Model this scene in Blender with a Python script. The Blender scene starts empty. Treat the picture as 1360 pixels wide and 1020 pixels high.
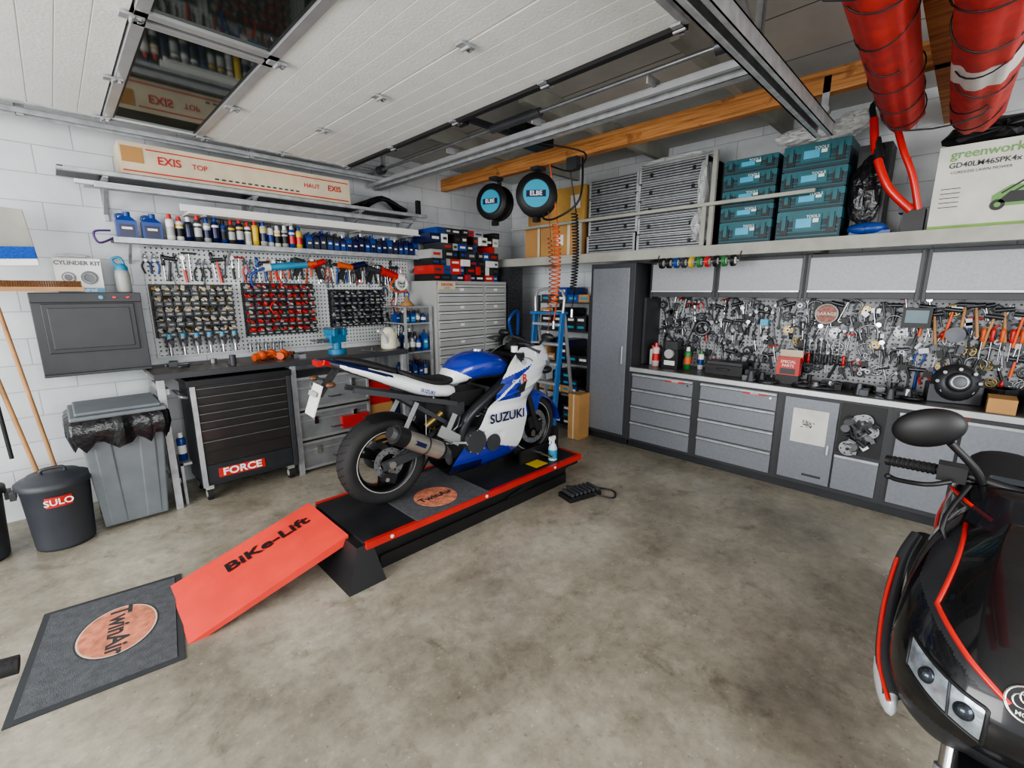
import bpy, bmesh, math, random
from mathutils import Vector, Matrix, Euler
R=random.Random(7)
pi=math.pi
def lin(c):
    return tuple(((x/255)/12.92 if x/255<=.04045 else ((x/255+.055)/1.055)**2.4) for x in c)
MC={}
def mat(name,rgb,rough=.5,metal=0.,var=.12,scale=6.,bump=0.,alpha=1.,trans=0.,coat=0.,emit=0.,bscale=None):
    if name in MC: return MC[name]
    m=bpy.data.materials.new(name);m.use_nodes=True
    nt=m.node_tree;p=nt.nodes['Principled BSDF']
    c=lin(rgb)
    p.inputs['Roughness'].default_value=rough;p.inputs['Metallic'].default_value=metal
    p.inputs['Base Color'].default_value=(*c,1)
    if var>0 or bump>0:
        tc=nt.nodes.new('ShaderNodeTexCoord');nz=nt.nodes.new('ShaderNodeTexNoise')
        nz.inputs['Scale'].default_value=scale;nz.inputs['Detail'].default_value=4
        nt.links.new(tc.outputs['Object'],nz.inputs['Vector'])
        cr=nt.nodes.new('ShaderNodeValToRGB')
        cr.color_ramp.elements[0].position=.3;cr.color_ramp.elements[1].position=.7
        cr.color_ramp.elements[0].color=(*[max(0,x*(1-var)) for x in c],1)
        cr.color_ramp.elements[1].color=(*[min(1,x*(1+var)) for x in c],1)
        nt.links.new(nz.outputs['Fac'],cr.inputs['Fac']);nt.links.new(cr.outputs['Color'],p.inputs['Base Color'])
        if bump>0:
            n2=nt.nodes.new('ShaderNodeTexNoise');n2.inputs['Scale'].default_value=bscale or scale*8
            nt.links.new(tc.outputs['Object'],n2.inputs['Vector'])
            b=nt.nodes.new('ShaderNodeBump');b.inputs['Strength'].default_value=bump;b.inputs['Distance'].default_value=.01
            nt.links.new(n2.outputs['Fac'],b.inputs['Height']);nt.links.new(b.outputs['Normal'],p.inputs['Normal'])
    if alpha<1: p.inputs['Alpha'].default_value=alpha
    if trans>0: p.inputs['Transmission Weight'].default_value=trans
    if coat>0: p.inputs['Coat Weight'].default_value=coat
    if emit>0:
        p.inputs['Emission Color'].default_value=(*c,1);p.inputs['Emission Strength'].default_value=emit
    MC[name]=m;return m

# ------------------------------------------------------------ mesh builder
def frames(pts):
    out=[];n=len(pts)
    T=[(pts[min(i+1,n-1)]-pts[max(i-1,0)]).normalized() for i in range(n)]
    a=Vector((0,0,1)) if abs(T[0].z)<.9 else Vector((1,0,0))
    N=(a-T[0]*a.dot(T[0])).normalized()
    for t in T:
        N=(N-t*N.dot(t))
        N=N.normalized() if N.length>1e-6 else Vector((1,0,0))
        out.append((t,N,t.cross(N)))
    return out
def cat(pts,k=6):
    pts=[Vector(p) for p in pts];o=[]
    n=len(pts)
    for i in range(n-1):
        a,b,c,d=pts[max(i-1,0)],pts[i],pts[i+1],pts[min(i+2,n-1)]
        for j in range(k):
            t=j/k
            o.append(.5*((2*b)+(c-a)*t+(2*a-5*b+4*c-d)*t*t+(3*b-a-3*c+d)*t**3))
    o.append(pts[-1]);return o
TXT={}
class B:
    def __init__(s,name,M=None):
        s.n=name;s.v=[];s.f=[];s.fm=[];s.fs=[];s.m=[];s.M=M or Matrix()
    def mi(s,m):
        if m not in s.m:s.m.append(m)
        return s.m.index(m)
    def add(s,vs,fs,m,sm=False,T=None):
        o=len(s.v);L=[Vector(v) for v in vs]
        if T is not None:L=[T@v for v in L]
        s.v+=[s.M@v for v in L]
        for f in fs:
            mm=m
            if not isinstance(m,bpy.types.Material):
                c=Vector((0,0,0))
                for i in f:c+=L[i]
                mm=m(c/len(f))
            s.f.append([i+o for i in f]);s.fm.append(s.mi(mm));s.fs.append(sm)
    def box(s,c,d,m,T=None,tap=(1,1),rz=0,rx=0,ry=0):
        x,y,z=d[0]/2,d[1]/2,d[2]/2
        vs=[(-x,-y,-z),(x,-y,-z),(x,y,-z),(-x,y,-z),(-x*tap[0],-y*tap[1],z),(x*tap[0],-y*tap[1],z),(x*tap[0],y*tap[1],z),(-x*tap[0],y*tap[1],z)]
        X=Matrix.Translation(c)@Euler((rx,ry,rz)).to_matrix().to_4x4()
        if T is not None:X=T@X
        s.add(vs,[(0,3,2,1),(4,5,6,7),(0,1,5,4),(1,2,6,5),(2,3,7,6),(3,0,4,7)],m,False,X)
    def b2(s,a,b,m,T=None):
        s.box([(a[i]+b[i])/2 for i in range(3)],[abs(b[i]-a[i]) for i in range(3)],m,T)
    def bar(s,a,b,w,h,m,T=None,up=(0,0,1)):
        a=Vector(a);b=Vector(b);t=(b-a);L=t.length;t.normalize();u=Vector(up)
        sd=t.cross(u)
        if sd.length<1e-4: sd=t.cross(Vector((1,0,0)))
        sd.normalize();u=sd.cross(t)
        X=Matrix((t,sd,u)).transposed().to_4x4();X.translation=(a+b)/2
        if T is not None:X=T@X
        s.box((0,0,0),(L,w,h),m,X)
    def cyl(s,a,b,r,m,r2=None,n=16,T=None,cap=None,sm=True):
        a=Vector(a);b=Vector(b);r2=r if r2 is None else r2
        t=(b-a).normalized();q=Vector((0,0,1)) if abs(t.z)<.9 else Vector((1,0,0))
        N=(q-t*q.dot(t)).normalized();Q=t.cross(N);vs=[]
        for p,rr in((a,r),(b,r2)):
            for i in range(n):
                g=2*pi*i/n;vs.append(p+(N*math.cos(g)+Q*math.sin(g))*rr)
        s.add(vs,[(i,(i+1)%n,n+(i+1)%n,n+i) for i in range(n)],m,sm,T)
        s.add(vs,[tuple(range(n-1,-1,-1)),tuple(range(n,2*n))],cap or m,False,T)
    def lathe(s,prof,c,ax,m,n=24,T=None,sm=True,closed=False):
        c=Vector(c);t=Vector(ax).normalized();q=Vector((0,0,1)) if abs(t.z)<.9 else Vector((1,0,0))
        N=(q-t*q.dot(t)).normalized();Q=t.cross(N);vs=[]
        for r,h in prof:
            for i in range(n):
                g=2*pi*i/n;vs.append(c+t*h+(N*math.cos(g)+Q*math.sin(g))*max(r,1e-4))
        k=len(prof);fs=[]
        for j in range(k if closed else k-1):
            j2=(j+1)%k
            for i in range(n):fs.append((j*n+i,j*n+(i+1)%n,j2*n+(i+1)%n,j2*n+i))
        s.add(vs,fs,m,sm,T)
    def torus(s,c,ax,r,t,m,n=32,k=10,T=None,w=1.):
        s.lathe([(r+t*math.cos(2*pi*i/k),t*w*math.sin(2*pi*i/k)) for i in range(k)],c,ax,m,n,T,True,True)
    def tube(s,pts,r,m,n=8,T=None,sm=0,cap=True):
        pts=cat(pts,sm) if sm else [Vector(p) for p in pts]
        fr=frames(pts);vs=[];k=len(pts)
        for j,(p,(t,N,Q)) in enumerate(zip(pts,fr)):
            rr=r if not isinstance(r,(list,tuple)) else r[0]+(r[-1]-r[0])*j/(k-1)
            for i in range(n):
                g=2*pi*i/n;vs.append(p+(N*math.cos(g)+Q*math.sin(g))*rr)
        fs=[(j*n+i,j*n+(i+1)%n,(j+1)*n+(i+1)%n,(j+1)*n+i) for j in range(k-1) for i in range(n)]
        s.add(vs,fs,m,True,T)
        if cap:s.add(vs,[tuple(range(n-1,-1,-1)),tuple(range((k-1)*n,k*n))],m,False,T)
    def prism(s,poly,O,U,V,D,m,T=None):
        O=Vector(O);U=Vector(U);V=Vector(V);D=Vector(D);n=len(poly)
        vs=[O+U*a+V*b for a,b in poly]+[O+U*a+V*b+D for a,b in poly]
        s.add(vs,[tuple(range(n-1,-1,-1)),tuple(range(n,2*n))]+[(i,(i+1)%n,n+(i+1)%n,n+i) for i in range(n)],m,False,T)
    def loft(s,rings,m,T=None,closed=True,caps=True,sm=True):
        n=len(rings[0]);vs=[p for r in rings for p in r];k=len(rings)
        s.add(vs,[(j*n+i,j*n+(i+1)%n,(j+1)*n+(i+1)%n,(j+1)*n+i) for j in range(k-1) for i in range(n if closed else n-1)],m,sm,T)
        if caps:s.add(vs,[tuple(range(n-1,-1,-1)),tuple(range((k-1)*n,k*n))],m,sm,T)
    def ell(s,c,r,m,T=None,n=16,k=10,jit=0,rot=(0,0,0)):
        c=Vector(c);E=Euler(rot).to_matrix();vs=[]
        for j in range(k+1):
            a=-pi/2+pi*j/k
            for i in range(n):
                g=2*pi*i/n;q=1+(R.uniform(-jit,jit) if jit else 0)
                vs.append(c+E@Vector((r[0]*math.cos(a)*math.cos(g)*q,r[1]*math.cos(a)*math.sin(g)*q,r[2]*math.sin(a)*q)))
        s.add(vs,[(j*n+i,j*n+(i+1)%n,(j+1)*n+(i+1)%n,(j+1)*n+i) for j in range(k) for i in range(n)],m,not jit or jit<.08,T)
    def text(s,body,T,size,m,ext=.001,off=.0,sx=1.):
        key=(body,off)
        if key not in TXT:
            c=bpy.data.curves.new('t','FONT');c.body=body;c.size=1;c.align_x='CENTER';c.align_y='CENTER';c.offset=off;c.resolution_u=3
            ob=bpy.data.objects.new('t',c);bpy.context.collection.objects.link(ob)
            me=bpy.data.meshes.new_from_object(ob)
            TXT[key]=([v.co.copy() for v in me.vertices],[tuple(p.vertices) for p in me.polygons])
            bpy.data.objects.remove(ob);bpy.data.curves.remove(c);bpy.data.meshes.remove(me)
        vs,fs=TXT[key]
        s.add([(v.x*size*sx,v.y*size,ext) for v in vs],fs,m,False,T)
    def done(s,bevel=0,seg=2):
        me=bpy.data.meshes.new(s.n)
        lo=[min(v[i] for v in s.v) for i in range(3)];hi=[max(v[i] for v in s.v) for i in range(3)]
        o=Vector(((lo[0]+hi[0])/2,(lo[1]+hi[1])/2,lo[2]))
        me.from_pydata([v-o for v in s.v],[],s.f)
        for m in s.m:me.materials.append(m)
        me.polygons.foreach_set('material_index',s.fm);me.polygons.foreach_set('use_smooth',s.fs)
        bm=bmesh.new();bm.from_mesh(me)
        bmesh.ops.recalc_face_normals(bm,faces=bm.faces);bm.to_mesh(me);bm.free()
        ob=bpy.data.objects.new(s.n,me);ob.location=o;bpy.context.collection.objects.link(ob)
        if bevel:
            md=ob.modifiers.new('bevel','BEVEL');md.width=bevel;md.segments=seg;md.limit_method='ANGLE';md.angle_limit=math.radians(50)
        return ob
def LW(x,z,y=0.):
    return Matrix(((1,0,0,x),(0,0,-1,y),(0,1,0,z),(0,0,0,1)))
def RW(y,z,x=0.):
    return Matrix(((0,0,-1,x),(-1,0,0,y),(0,1,0,z),(0,0,0,1)))
def TT(u,v,w=0,r=0,sc=1):
    return Matrix.Translation((u,v,w))@Matrix.Rotation(r,4,'Z')@Matrix.Scale(sc,4)
Tz=TT

# ------------------------------------------------------------ materials
M_black=mat('black_plastic',(26,26,28),.45)
M_rub=mat('rubber',(32,32,33),.75,bump=.2,scale=20)
M_dk=mat('dark_grey_paint',(54,56,60),.45)
M_dk2=mat('charcoal_paint',(40,42,46),.4)
M_lg=mat('light_grey_paint',(168,170,168),.45,.1,.05)
M_alu=mat('aluminium',(192,194,196),.36,.65,.08)
M_galv=mat('galvanised_steel',(172,175,178),.42,.45,.2,14)
M_chr=mat('chrome',(215,215,218),.15,1,.0)
M_steel=mat('tool_steel',(140,142,146),.32,.75,.2,10)
M_dsteel=mat('dark_steel',(78,80,84),.35,.7,.25,10)
M_white=mat('white_paint',(228,228,226),.4)
M_wplas=mat('white_plastic',(222,222,218),.35,0,.03)
M_red=mat('red_paint',(188,42,36),.38,coat=.2)
M_ramp=mat('red_ramp_paint',(226,70,58),.45,0,.1,5)
M_blue=mat('blue_plastic',(32,66,138),.35)
M_lb=mat('light_blue_plastic',(56,140,178),.35)
M_teal=mat('teal_plastic',(26,92,102),.45)
M_teald=mat('dark_teal_plastic',(18,54,64),.5)
M_cyan=mat('cyan_label',(70,165,200),.4)
M_org=mat('orange_plastic',(208,92,45),.45)
M_yel=mat('yellow_plastic',(205,175,60),.4)
M_grn=mat('green_plastic',(50,120,62),.45)
M_card=mat('cardboard',(176,134,84),.8,0,.12,4)
M_card2=mat('pale_cardboard',(200,188,164),.8)
M_wood2=mat('broom_wood',(170,128,86),.6,0,.2,8)
M_bench=mat('bench_top',(84,76,70),.4,.2,.25,6)
M_brkt=mat('shelf_timber_grey',(158,158,150),.7,0,.15,5)
M_bin=mat('bin_grey',(104,110,114),.5)
M_bag=mat('bin_bag',(24,25,28),.25,0,.3,20,bump=.6,bscale=30)
M_film=mat('plastic_film',(225,228,228),.2,0,.1,8,alpha=.6,bump=.6)
M_brass=mat('brass',(165,140,85),.35,.8)
M_skyb=mat('vise_blue',(44,118,158),.4)
M_rim=mat('black_rim',(22,22,24),.3,.3,0)
M_bblue=mat('bike_blue',(24,46,150),.2,0,0,coat=.8)
M_bwhite=mat('bike_white',(226,229,232),.22,0,0,coat=.6)
M_bnavy=mat('bike_navy',(18,24,66),.3,0,0)
M_eng=mat('engine_grey',(74,76,80),.4,.6)
M_seat=mat('seat_vinyl',(28,28,30),.6,bump=.2,scale=30)
M_smoke=mat('smoked_screen',(30,34,40),.08,0,0,alpha=.7)
M_sgrey=mat('scooter_black',(22,23,26),.2,.2,.1,coat=.6)
M_sg2=mat('scooter_graphite',(64,66,70),.35,.4)
M_lens=mat('headlight_lens',(168,178,186),.1,.55,.45,24)

def posmat(name,fn):
    m=bpy.data.materials.new(name);m.use_nodes=True;nt=m.node_tree
    fn(nt,nt.nodes['Principled BSDF'],nt.nodes.new('ShaderNodeNewGeometry').outputs['Position']);return m
def noise(nt,vec,sc,det=6,rough=.6,dist=0):
    n=nt.nodes.new('ShaderNodeTexNoise');n.inputs['Scale'].default_value=sc;n.inputs['Detail'].default_value=det
    n.inputs['Roughness'].default_value=rough;n.inputs['Distortion'].default_value=dist
    nt.links.new(vec,n.inputs['Vector']);return n.outputs['Fac']
def ramp(nt,fac,stops):
    r=nt.nodes.new('ShaderNodeValToRGB');e=r.color_ramp.elements
    while len(e)<len(stops):e.new(.5)
    for i,(p,c) in enumerate(stops):
        e[i].position=p;e[i].color=(*c,1)
    nt.links.new(fac,r.inputs['Fac']);return r.outputs['Color']
def mixc(nt,a,b,f,mode='MIX'):
    x=nt.nodes.new('ShaderNodeMix');x.data_type='RGBA';x.blend_type=mode
    for k,v in((6,a),(7,b)):
        if isinstance(v,tuple):x.inputs[k].default_value=(*v,1)
        else:nt.links.new(v,x.inputs[k])
    if isinstance(f,(int,float)):x.inputs[0].default_value=f
    else:nt.links.new(f,x.inputs[0])
    return x.outputs[2]
def fl(nt,p,pos):
    a=ramp(nt,noise(nt,pos,1.0,9,.7,.2),[(.3,lin((112,106,94))),(.5,lin((154,148,134))),(.72,lin((190,184,170)))])
    b=ramp(nt,noise(nt,pos,13,9,.75),[(.28,(.58,.57,.55)),(.58,(1,1,1))])
    c=mixc(nt,a,b,.75,'MULTIPLY')
    st=ramp(nt,noise(nt,pos,4.3,7,.7,.5),[(.56,(1,1,1)),(.70,(.42,.40,.37))])
    c=mixc(nt,c,st,.7,'MULTIPLY')
    st2=ramp(nt,noise(nt,pos,34,4,.6,.2),[(.62,(1,1,1)),(.72,(.45,.43,.40))])
    c=mixc(nt,c,st2,.6,'MULTIPLY')
    lt=ramp(nt,noise(nt,pos,45,3,.5),[(.66,(0,0,0)),(.75,(.16,.16,.15))])
    c=mixc(nt,c,lt,1.,'ADD')
    nt.links.new(c,p.inputs['Base Color'])
    rr=ramp(nt,noise(nt,pos,2.5,5),[(.3,(.2,.2,.2)),(.7,(.44,.44,.44))]);nt.links.new(rr,p.inputs['Roughness'])
M_floor=posmat('concrete_floor',fl)
def wd(nt,p,pos):
    mp=nt.nodes.new('ShaderNodeMapping');mp.inputs['Scale'].default_value=(1,1,1);nt.links.new(pos,mp.inputs[0])
    mp.inputs['Scale'].default_value=(14,1.2,30)
    a=ramp(nt,noise(nt,mp.outputs[0],1.5,6,.65,.6),[(.3,lin((130,82,42))),(.5,lin((188,128,72))),(.7,lin((214,160,104)))])
    k=ramp(nt,noise(nt,pos,5,4),[(.62,(1,1,1)),(.7,(.5,.42,.35))])
    nt.links.new(mixc(nt,a,k,.8,'MULTIPLY'),p.inputs['Base Color']);p.inputs['Roughness'].default_value=.6
M_wood=posmat('pine_timber',wd)
def blk(axis):
    def f(nt,p,pos):
        sx=nt.nodes.new('ShaderNodeSeparateXYZ');cb=nt.nodes.new('ShaderNodeCombineXYZ')
        nt.links.new(pos,sx.inputs[0]);nt.links.new(sx.outputs[axis],cb.inputs[0]);nt.links.new(sx.outputs[2],cb.inputs[1])
        br=nt.nodes.new('ShaderNodeTexBrick');br.inputs['Scale'].default_value=1
        br.inputs['Brick Width'].default_value=.45;br.inputs['Row Height'].default_value=.2;br.inputs['Mortar Size'].default_value=.004
        br.inputs['Mortar Smooth'].default_value=.4
        br.inputs['Color1'].default_value=(*lin((214,217,221)),1);br.inputs['Color2'].default_value=(*lin((206,210,214)),1);br.inputs['Mortar'].default_value=(*lin((176,178,184)),1)
        nt.links.new(cb.outputs[0],br.inputs['Vector'])
        d=ramp(nt,noise(nt,pos,3,6),[(.3,(.82,.84,.84)),(.6,(1,1,1))])
        nt.links.new(mixc(nt,br.outputs['Color'],d,.8,'MULTIPLY'),p.inputs['Base Color']);p.inputs['Roughness'].default_value=.7
        b=nt.nodes.new('ShaderNodeBump');b.inputs['Strength'].default_value=.5;b.inputs['Distance'].default_value=.006;b.invert=True
        nt.links.new(br.outputs['Fac'],b.inputs['Height']);nt.links.new(b.outputs['Normal'],p.inputs['Normal'])
    return f
M_wx=posmat('white_block_wall_a',blk(0));M_wy=posmat('white_block_wall_b',blk(1))
def peg(axis,c1,c2,step=.038):
    def f(nt,p,pos):
        sx=nt.nodes.new('ShaderNodeSeparateXYZ');nt.links.new(pos,sx.inputs[0])
        def mth(op,a,b=None):
            n=nt.nodes.new('ShaderNodeMath');n.operation=op
            for i,q in enumerate((a,b)):
                if q is None:continue
                if isinstance(q,(int,float)):n.inputs[i].default_value=q
                else:nt.links.new(q,n.inputs[i])
            return n.outputs[0]
        def fr(o):
            return mth('SUBTRACT',mth('FRACT',mth('MULTIPLY',o,1/step)),.5)
        a=fr(sx.outputs[axis]);b=fr(sx.outputs[2])
        d=mth('ADD',mth('MULTIPLY',a,a),mth('MULTIPLY',b,b))
        h=mth('LESS_THAN',d,.042)
        nt.links.new(mixc(nt,lin(c1),lin(c2),h),p.inputs['Base Color']);p.inputs['Roughness'].default_value=.45
    return f
M_pegL=posmat('pegboard_pale',peg(0,(196,201,201),(60,62,66)))
M_pegR=posmat('pegboard_grey',peg(1,(150,152,155),(38,38,42)))
def ceil(nt,p,pos):
    sx=nt.nodes.new('ShaderNodeSeparateXYZ');cb=nt.nodes.new('ShaderNodeCombineXYZ');nt.links.new(pos,sx.inputs[0])
    nt.links.new(sx.outputs[1],cb.inputs[0]);nt.links.new(sx.outputs[0],cb.inputs[1])
    br=nt.nodes.new('ShaderNodeTexBrick');br.offset=0;br.inputs['Scale'].default_value=1;br.inputs['Brick Width'].default_value=2.4;br.inputs['Row Height'].default_value=.62
    br.inputs['Mortar Size'].default_value=.006
    br.inputs['Color1'].default_value=(*lin((204,204,200)),1);br.inputs['Color2'].default_value=(*lin((194,195,192)),1);br.inputs['Mortar'].default_value=(*lin((90,90,88)),1)
    nt.links.new(cb.outputs[0],br.inputs['Vector'])
    d=ramp(nt,noise(nt,pos,4,6),[(.3,(.8,.8,.8)),(.65,(1,1,1))])
    nt.links.new(mixc(nt,br.outputs['Color'],d,.7,'MULTIPLY'),p.inputs['Base Color']);p.inputs['Roughness'].default_value=.8
M_ceil=posmat('ceiling_boards',ceil)
M_door=mat('door_panel_white',(234,236,234),.45,0,.03,8,bump=.2,bscale=60)
M_win=mat('door_window_glass',(50,57,53),.05,.5,0)
M_mat=mat('doormat_grey',(78,80,84),.95,0,.2,30,bump=.4,bscale=200)
M_mate=mat('doormat_edge',(50,52,55),.8)
M_disc=mat('logo_orange',(196,122,95),.8,0,.35,25)

# ------------------------------------------------------------ room shell
b=B('floor');b.b2((-10,-9,-.1),(.2,.2,0),M_floor);b.done()
b=B('wall_left');b.b2((-7,0,0),(.2,.2,3.3),M_wx);b.done()
b=B('wall_right');b.b2((0,-8,0),(.2,0,3.3),M_wy);b.done()
b=B('ceiling');b.b2((-7,-8,3.28),(.2,.2,3.4),M_ceil);b.done()
b=B('roof_beams')
b.b2((-1.29,-6,3.0),(-1.21,-.001,3.14),M_wood);b.b2((-4.2,-4.76,3.0),(-.001,-4.66,3.15),M_wood)
for y in(-1.2,-2.4,-3.6,-5.9): b.b2((-2.3,y-.03,3.14),(-.001,y+.03,3.28),M_brkt)
b.done(.004)

# ------------------------------------------------------------ sectional door (open overhead)
b=B('sectional_garage_door')
y0,y1=-3.9,-.48
e=-2.78
for k in range(7):
    xb=e-.6*k;xa=xb-.592
    if k==2:
        for(ya,yb) in((y0,-2.22),(-2.18,y1)):
            b.b2((xa,ya,2.94),(xb,ya+.05,2.985),M_alu);b.b2((xa,yb-.05,2.94),(xb,yb,2.985),M_alu)
            b.b2((xa,ya,2.94),(xa+.05,yb,2.985),M_alu);b.b2((xb-.05,ya,2.94),(xb,yb,2.985),M_alu)
            b.b2((xa+.05,ya+.05,2.955),(xb-.05,yb-.05,2.97),M_win)
            b.b2((xa+.05,ya+.05,2.953),(xa+.065,yb-.05,2.955),M_black);b.b2((xb-.065,ya+.05,2.953),(xb-.05,yb-.05,2.955),M_black)
    else:
        n=5;w=.592/n
        for i in range(n):
            b.b2((xa+i*w+.0025,y0,2.952),(xa+(i+1)*w-.0025,y1,2.99),M_door)
        b.b2((xa,y0,2.957),(xb,y1,2.992),M_door)
        b.b2((xa,y0-.02,2.94),(xb,y0+.015,2.995),M_galv);b.b2((xa,y1-.015,2.94),(xb,y1+.02,2.995),M_galv)
    for y in(y0+.03,-3.05,-2.2,-1.35,y1-.03):
        b.box((xb+.004,y,2.938),(.09,.05,.012),M_galv);b.cyl((xb+.004,y-.03,2.93),(xb+.004,y+.03,2.93),.009,M_galv,n=8)
        b.box((xb+.03,y,2.928),(.015,.02,.015),M_chr)
b.b2((e-.01,y0,2.93),(e+.03,y1,2.99),M_black)
b.done(.002,1)
b=B('garage_door_track')
for z in(2.93,3.03):
    b.b2((-6.8,-.36,z),(-2.25,-.30,z+.012),M_galv);b.b2((-6.8,-.31,z-.03),(-2.25,-.30,z+.03),M_galv);b.b2((-6.8,-.37,z-.02),(-2.25,-.36,z+.012),M_galv)
b.b2((-6.8,-4.08,2.86),(-2.25,-4.07,2.93),M_galv);b.b2((-6.8,-4.08,2.86),(-2.25,-4.01,2.872),M_galv);b.b2((-6.8,-4.02,2.86),(-2.25,-4.01,2.89),M_galv)
b.b2((-2.27,-4.1,2.86),(-2.26,-.1,2.94),M_galv);b.b2((-2.27,-4.1,2.86),(-2.2,-.1,2.868),M_galv);b.b2((-2.21,-4.1,2.86),(-2.2,-.1,2.89),M_galv)
b.b2((-2.30,-4.1,2.93),(-2.2,-.1,2.94),M_galv)
b.b2((-2.36,-4.1,2.875),(-2.33,-.1,2.905),M_alu)
b.cyl((-2.42,-4.1,2.97),(-2.42,-.1,2.97),.014,M_steel)
for y in(-.5,-1.6,-2.6,-3.5,-4.05):
    b.box((-2.33,y,2.95),(.14,.012,.05),M_galv)
for y in(-.33,-4.05):
    for x in(-2.3,-3.6,-5):
        b.b2((x,y-.015,2.9),(x+.04,y-.01,3.28),M_galv);b.b2((x,y-.015,2.9),(x+.004,y+.02,3.28),M_galv)
b.cyl((-2.42,-3.98,2.97),(-2.42,-3.9,2.97),.045,M_dsteel);b.cyl((-2.42,-.55,2.97),(-2.42,-.48,2.97),.045,M_dsteel)
b.cyl((-2.42,-2.7,2.97),(-2.42,-2.2,2.97),.03,M_dk,n=20)
b.box((-2.2,-4.0,2.92),(.12,.2,.04),M_galv)
b.bar((-2.2,-4.05,2.9),(-2.9,-4.05,3.26),.03,.03,M_galv)
b.done()
b=B('garage_door_opener')
b.b2((-5.0,-2.02,3.06),(-1.9,-1.97,3.10),M_dk);b.box((-1.75,-2.0,3.10),(.38,.2,.13),M_black);b.box((-1.75,-2.0,3.03),(.3,.16,.02),M_dk)
b.cyl((-1.95,-2.0,3.04),(-1.95,-2.0,2.99),.03,M_alu)
b.box((-2.62,-2.0,3.04),(.2,.1,.05),M_black);b.bar((-2.6,-2,3.03),(-2.85,-2,2.96),.03,.015,M_galv)
for x in(-1.65,-3.0):b.b2((x,-2.0,3.1),(x+.02,-1.98,3.28),M_galv)
b.done(.004)
b=B('steel_rail')
b.b2((-6.5,-4.2,2.83),(-1.2,-4.1,2.838),M_galv);b.b2((-6.5,-4.2,2.76),(-1.2,-4.192,2.838),M_galv);b.b2((-6.5,-4.108,2.76),(-1.2,-4.1,2.838),M_galv)
b.b2((-6.5,-4.2,2.76),(-1.2,-4.17,2.768),M_galv);b.b2((-6.5,-4.13,2.76),(-1.2,-4.1,2.768),M_galv)
b.b2((-1.29,-4.17,2.83),(-1.285,-4.13,3.1),M_galv);b.cyl((-1.3,-4.15,2.9),(-1.24,-4.15,2.9),.03,M_galv)
for x in(-3,-4.8):b.b2((x,-4.17,2.83),(x+.03,-4.13,3.28),M_galv)
b.done()

# ------------------------------------------------------------ left wall shelves
b=B('pegboard');b.b2((-4.42,-.03,1.17),(-1.85,-.001,2.115),M_pegL);b.done()
b=B('bottle_shelf',)
b.b2((-4.6,-.26,2.135),(-1.7,-.001,2.15),M_dk)
b.b2((-4.6,-.265,2.12),(-1.7,-.255,2.165),M_galv)
for x in(-4.5,-3.8,-3.1,-2.4,-1.8):b.bar((x,-.01,1.98),(x,-.22,2.13),.02,.02,M_galv)
b.done(.002)
def cans(b,x,y,z,h,r,body,cap,lab=None,lab2=None):
    b.lathe([(0,0),(r,.002),(r,h*.76),(r*.8,h*.81),(r*.55,h*.83),(0,h*.83)],(x,y,z),(0,0,1),body,14)
    b.cyl((x,y,z+h*.82),(x,y,z+h),r*.62,cap,r2=r*.5,n=12)
    if lab:b.lathe([(r*1.015,h*.25),(r*1.015,h*.55)],(x,y,z),(0,0,1),lab,14)
    if lab2:b.lathe([(r*1.015,h*.62),(r*1.015,h*.7)],(x,y,z),(0,0,1),lab2,14)
def jug(b,x,y,z,h,w,d,body,cap,lab,rz=0):
    T=Tz(x,y,z,rz)
    b.box((0,0,h*.34),(w,d,h*.68),body,T);b.box((0,0,h*.76),(w,d,h*.16),body,T,tap=(.45,.6))
    b.cyl((w*.1,0,h*.82),(w*.1,0,h),w*.17,cap,n=12,T=T)
    b.tube([(-w*.4,0,h*.68),(-w*.42,0,h*.86),(-w*.1,0,h*.9),(w*.05,0,h*.86)],w*.07,body,6,T,3)
    b.box((0,-d/2-.001,h*.34),(w*.75,.002,h*.42),lab,T)
    b.box((0,-d/2-.002,h*.42),(w*.5,.002,h*.08),M_white,T)
b=B('spray_cans')
x=-4.22
for i in range(17):
    h=.24+R.uniform(-.025,.02)
    cans(b,x,-.17+R.uniform(-.02,.02),2.15,h,.029,R.choice([M_wplas,M_bnavy,M_wplas,M_dk,M_lg,M_black,M_blue,M_yel]),R.choice([M_red,M_wplas,M_black,M_dk,M_blue]),R.choice([M_yel,M_red,M_blue,M_black,M_lg,M_bnavy]),R.choice([M_wplas,M_yel,M_black]))
    cans(b,x+.02,-.08,2.15,h,.029,R.choice([M_dk,M_lg,M_bnavy,M_blue]),R.choice([M_black,M_wplas,M_blue]),M_dk)
    x+=.065
b.done()
b=B('oil_bottles')
jug(b,-4.5,-.14,2.15,.22,.13,.08,M_blue,M_blue,M_bnavy);jug(b,-4.34,-.14,2.15,.22,.13,.08,M_blue,M_blue,M_bnavy)
b.tube([(-4.58,-.1,2.17),(-4.68,-.15,2.12),(-4.7,-.15,2.2),(-4.6,-.12,2.22)],.008,mat('purple_cord',(90,60,120),.5),6,None,5)
x=-3.08
for i in range(19):
    h=.2+R.uniform(-.02,.02)
    jug(b,x,-.16,2.15,h,.062,.06,R.choice([M_bnavy,M_bnavy,M_blue,M_dk2]),R.choice([M_wplas,M_blue,M_black]),R.choice([M_bnavy,M_blue,M_dk]))
    jug(b,x+.02,-.07,2.15,h,.062,.06,M_bnavy,M_bnavy,M_blue)
    x+=.07
b.done()
b=B('high_shelf')
b.b2((-4.85,-.42,2.58),(-1.8,-.37,2.6),M_galv);b.b2((-4.85,-.4,2.6),(-1.8,-.02,2.612),M_dk)
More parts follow.
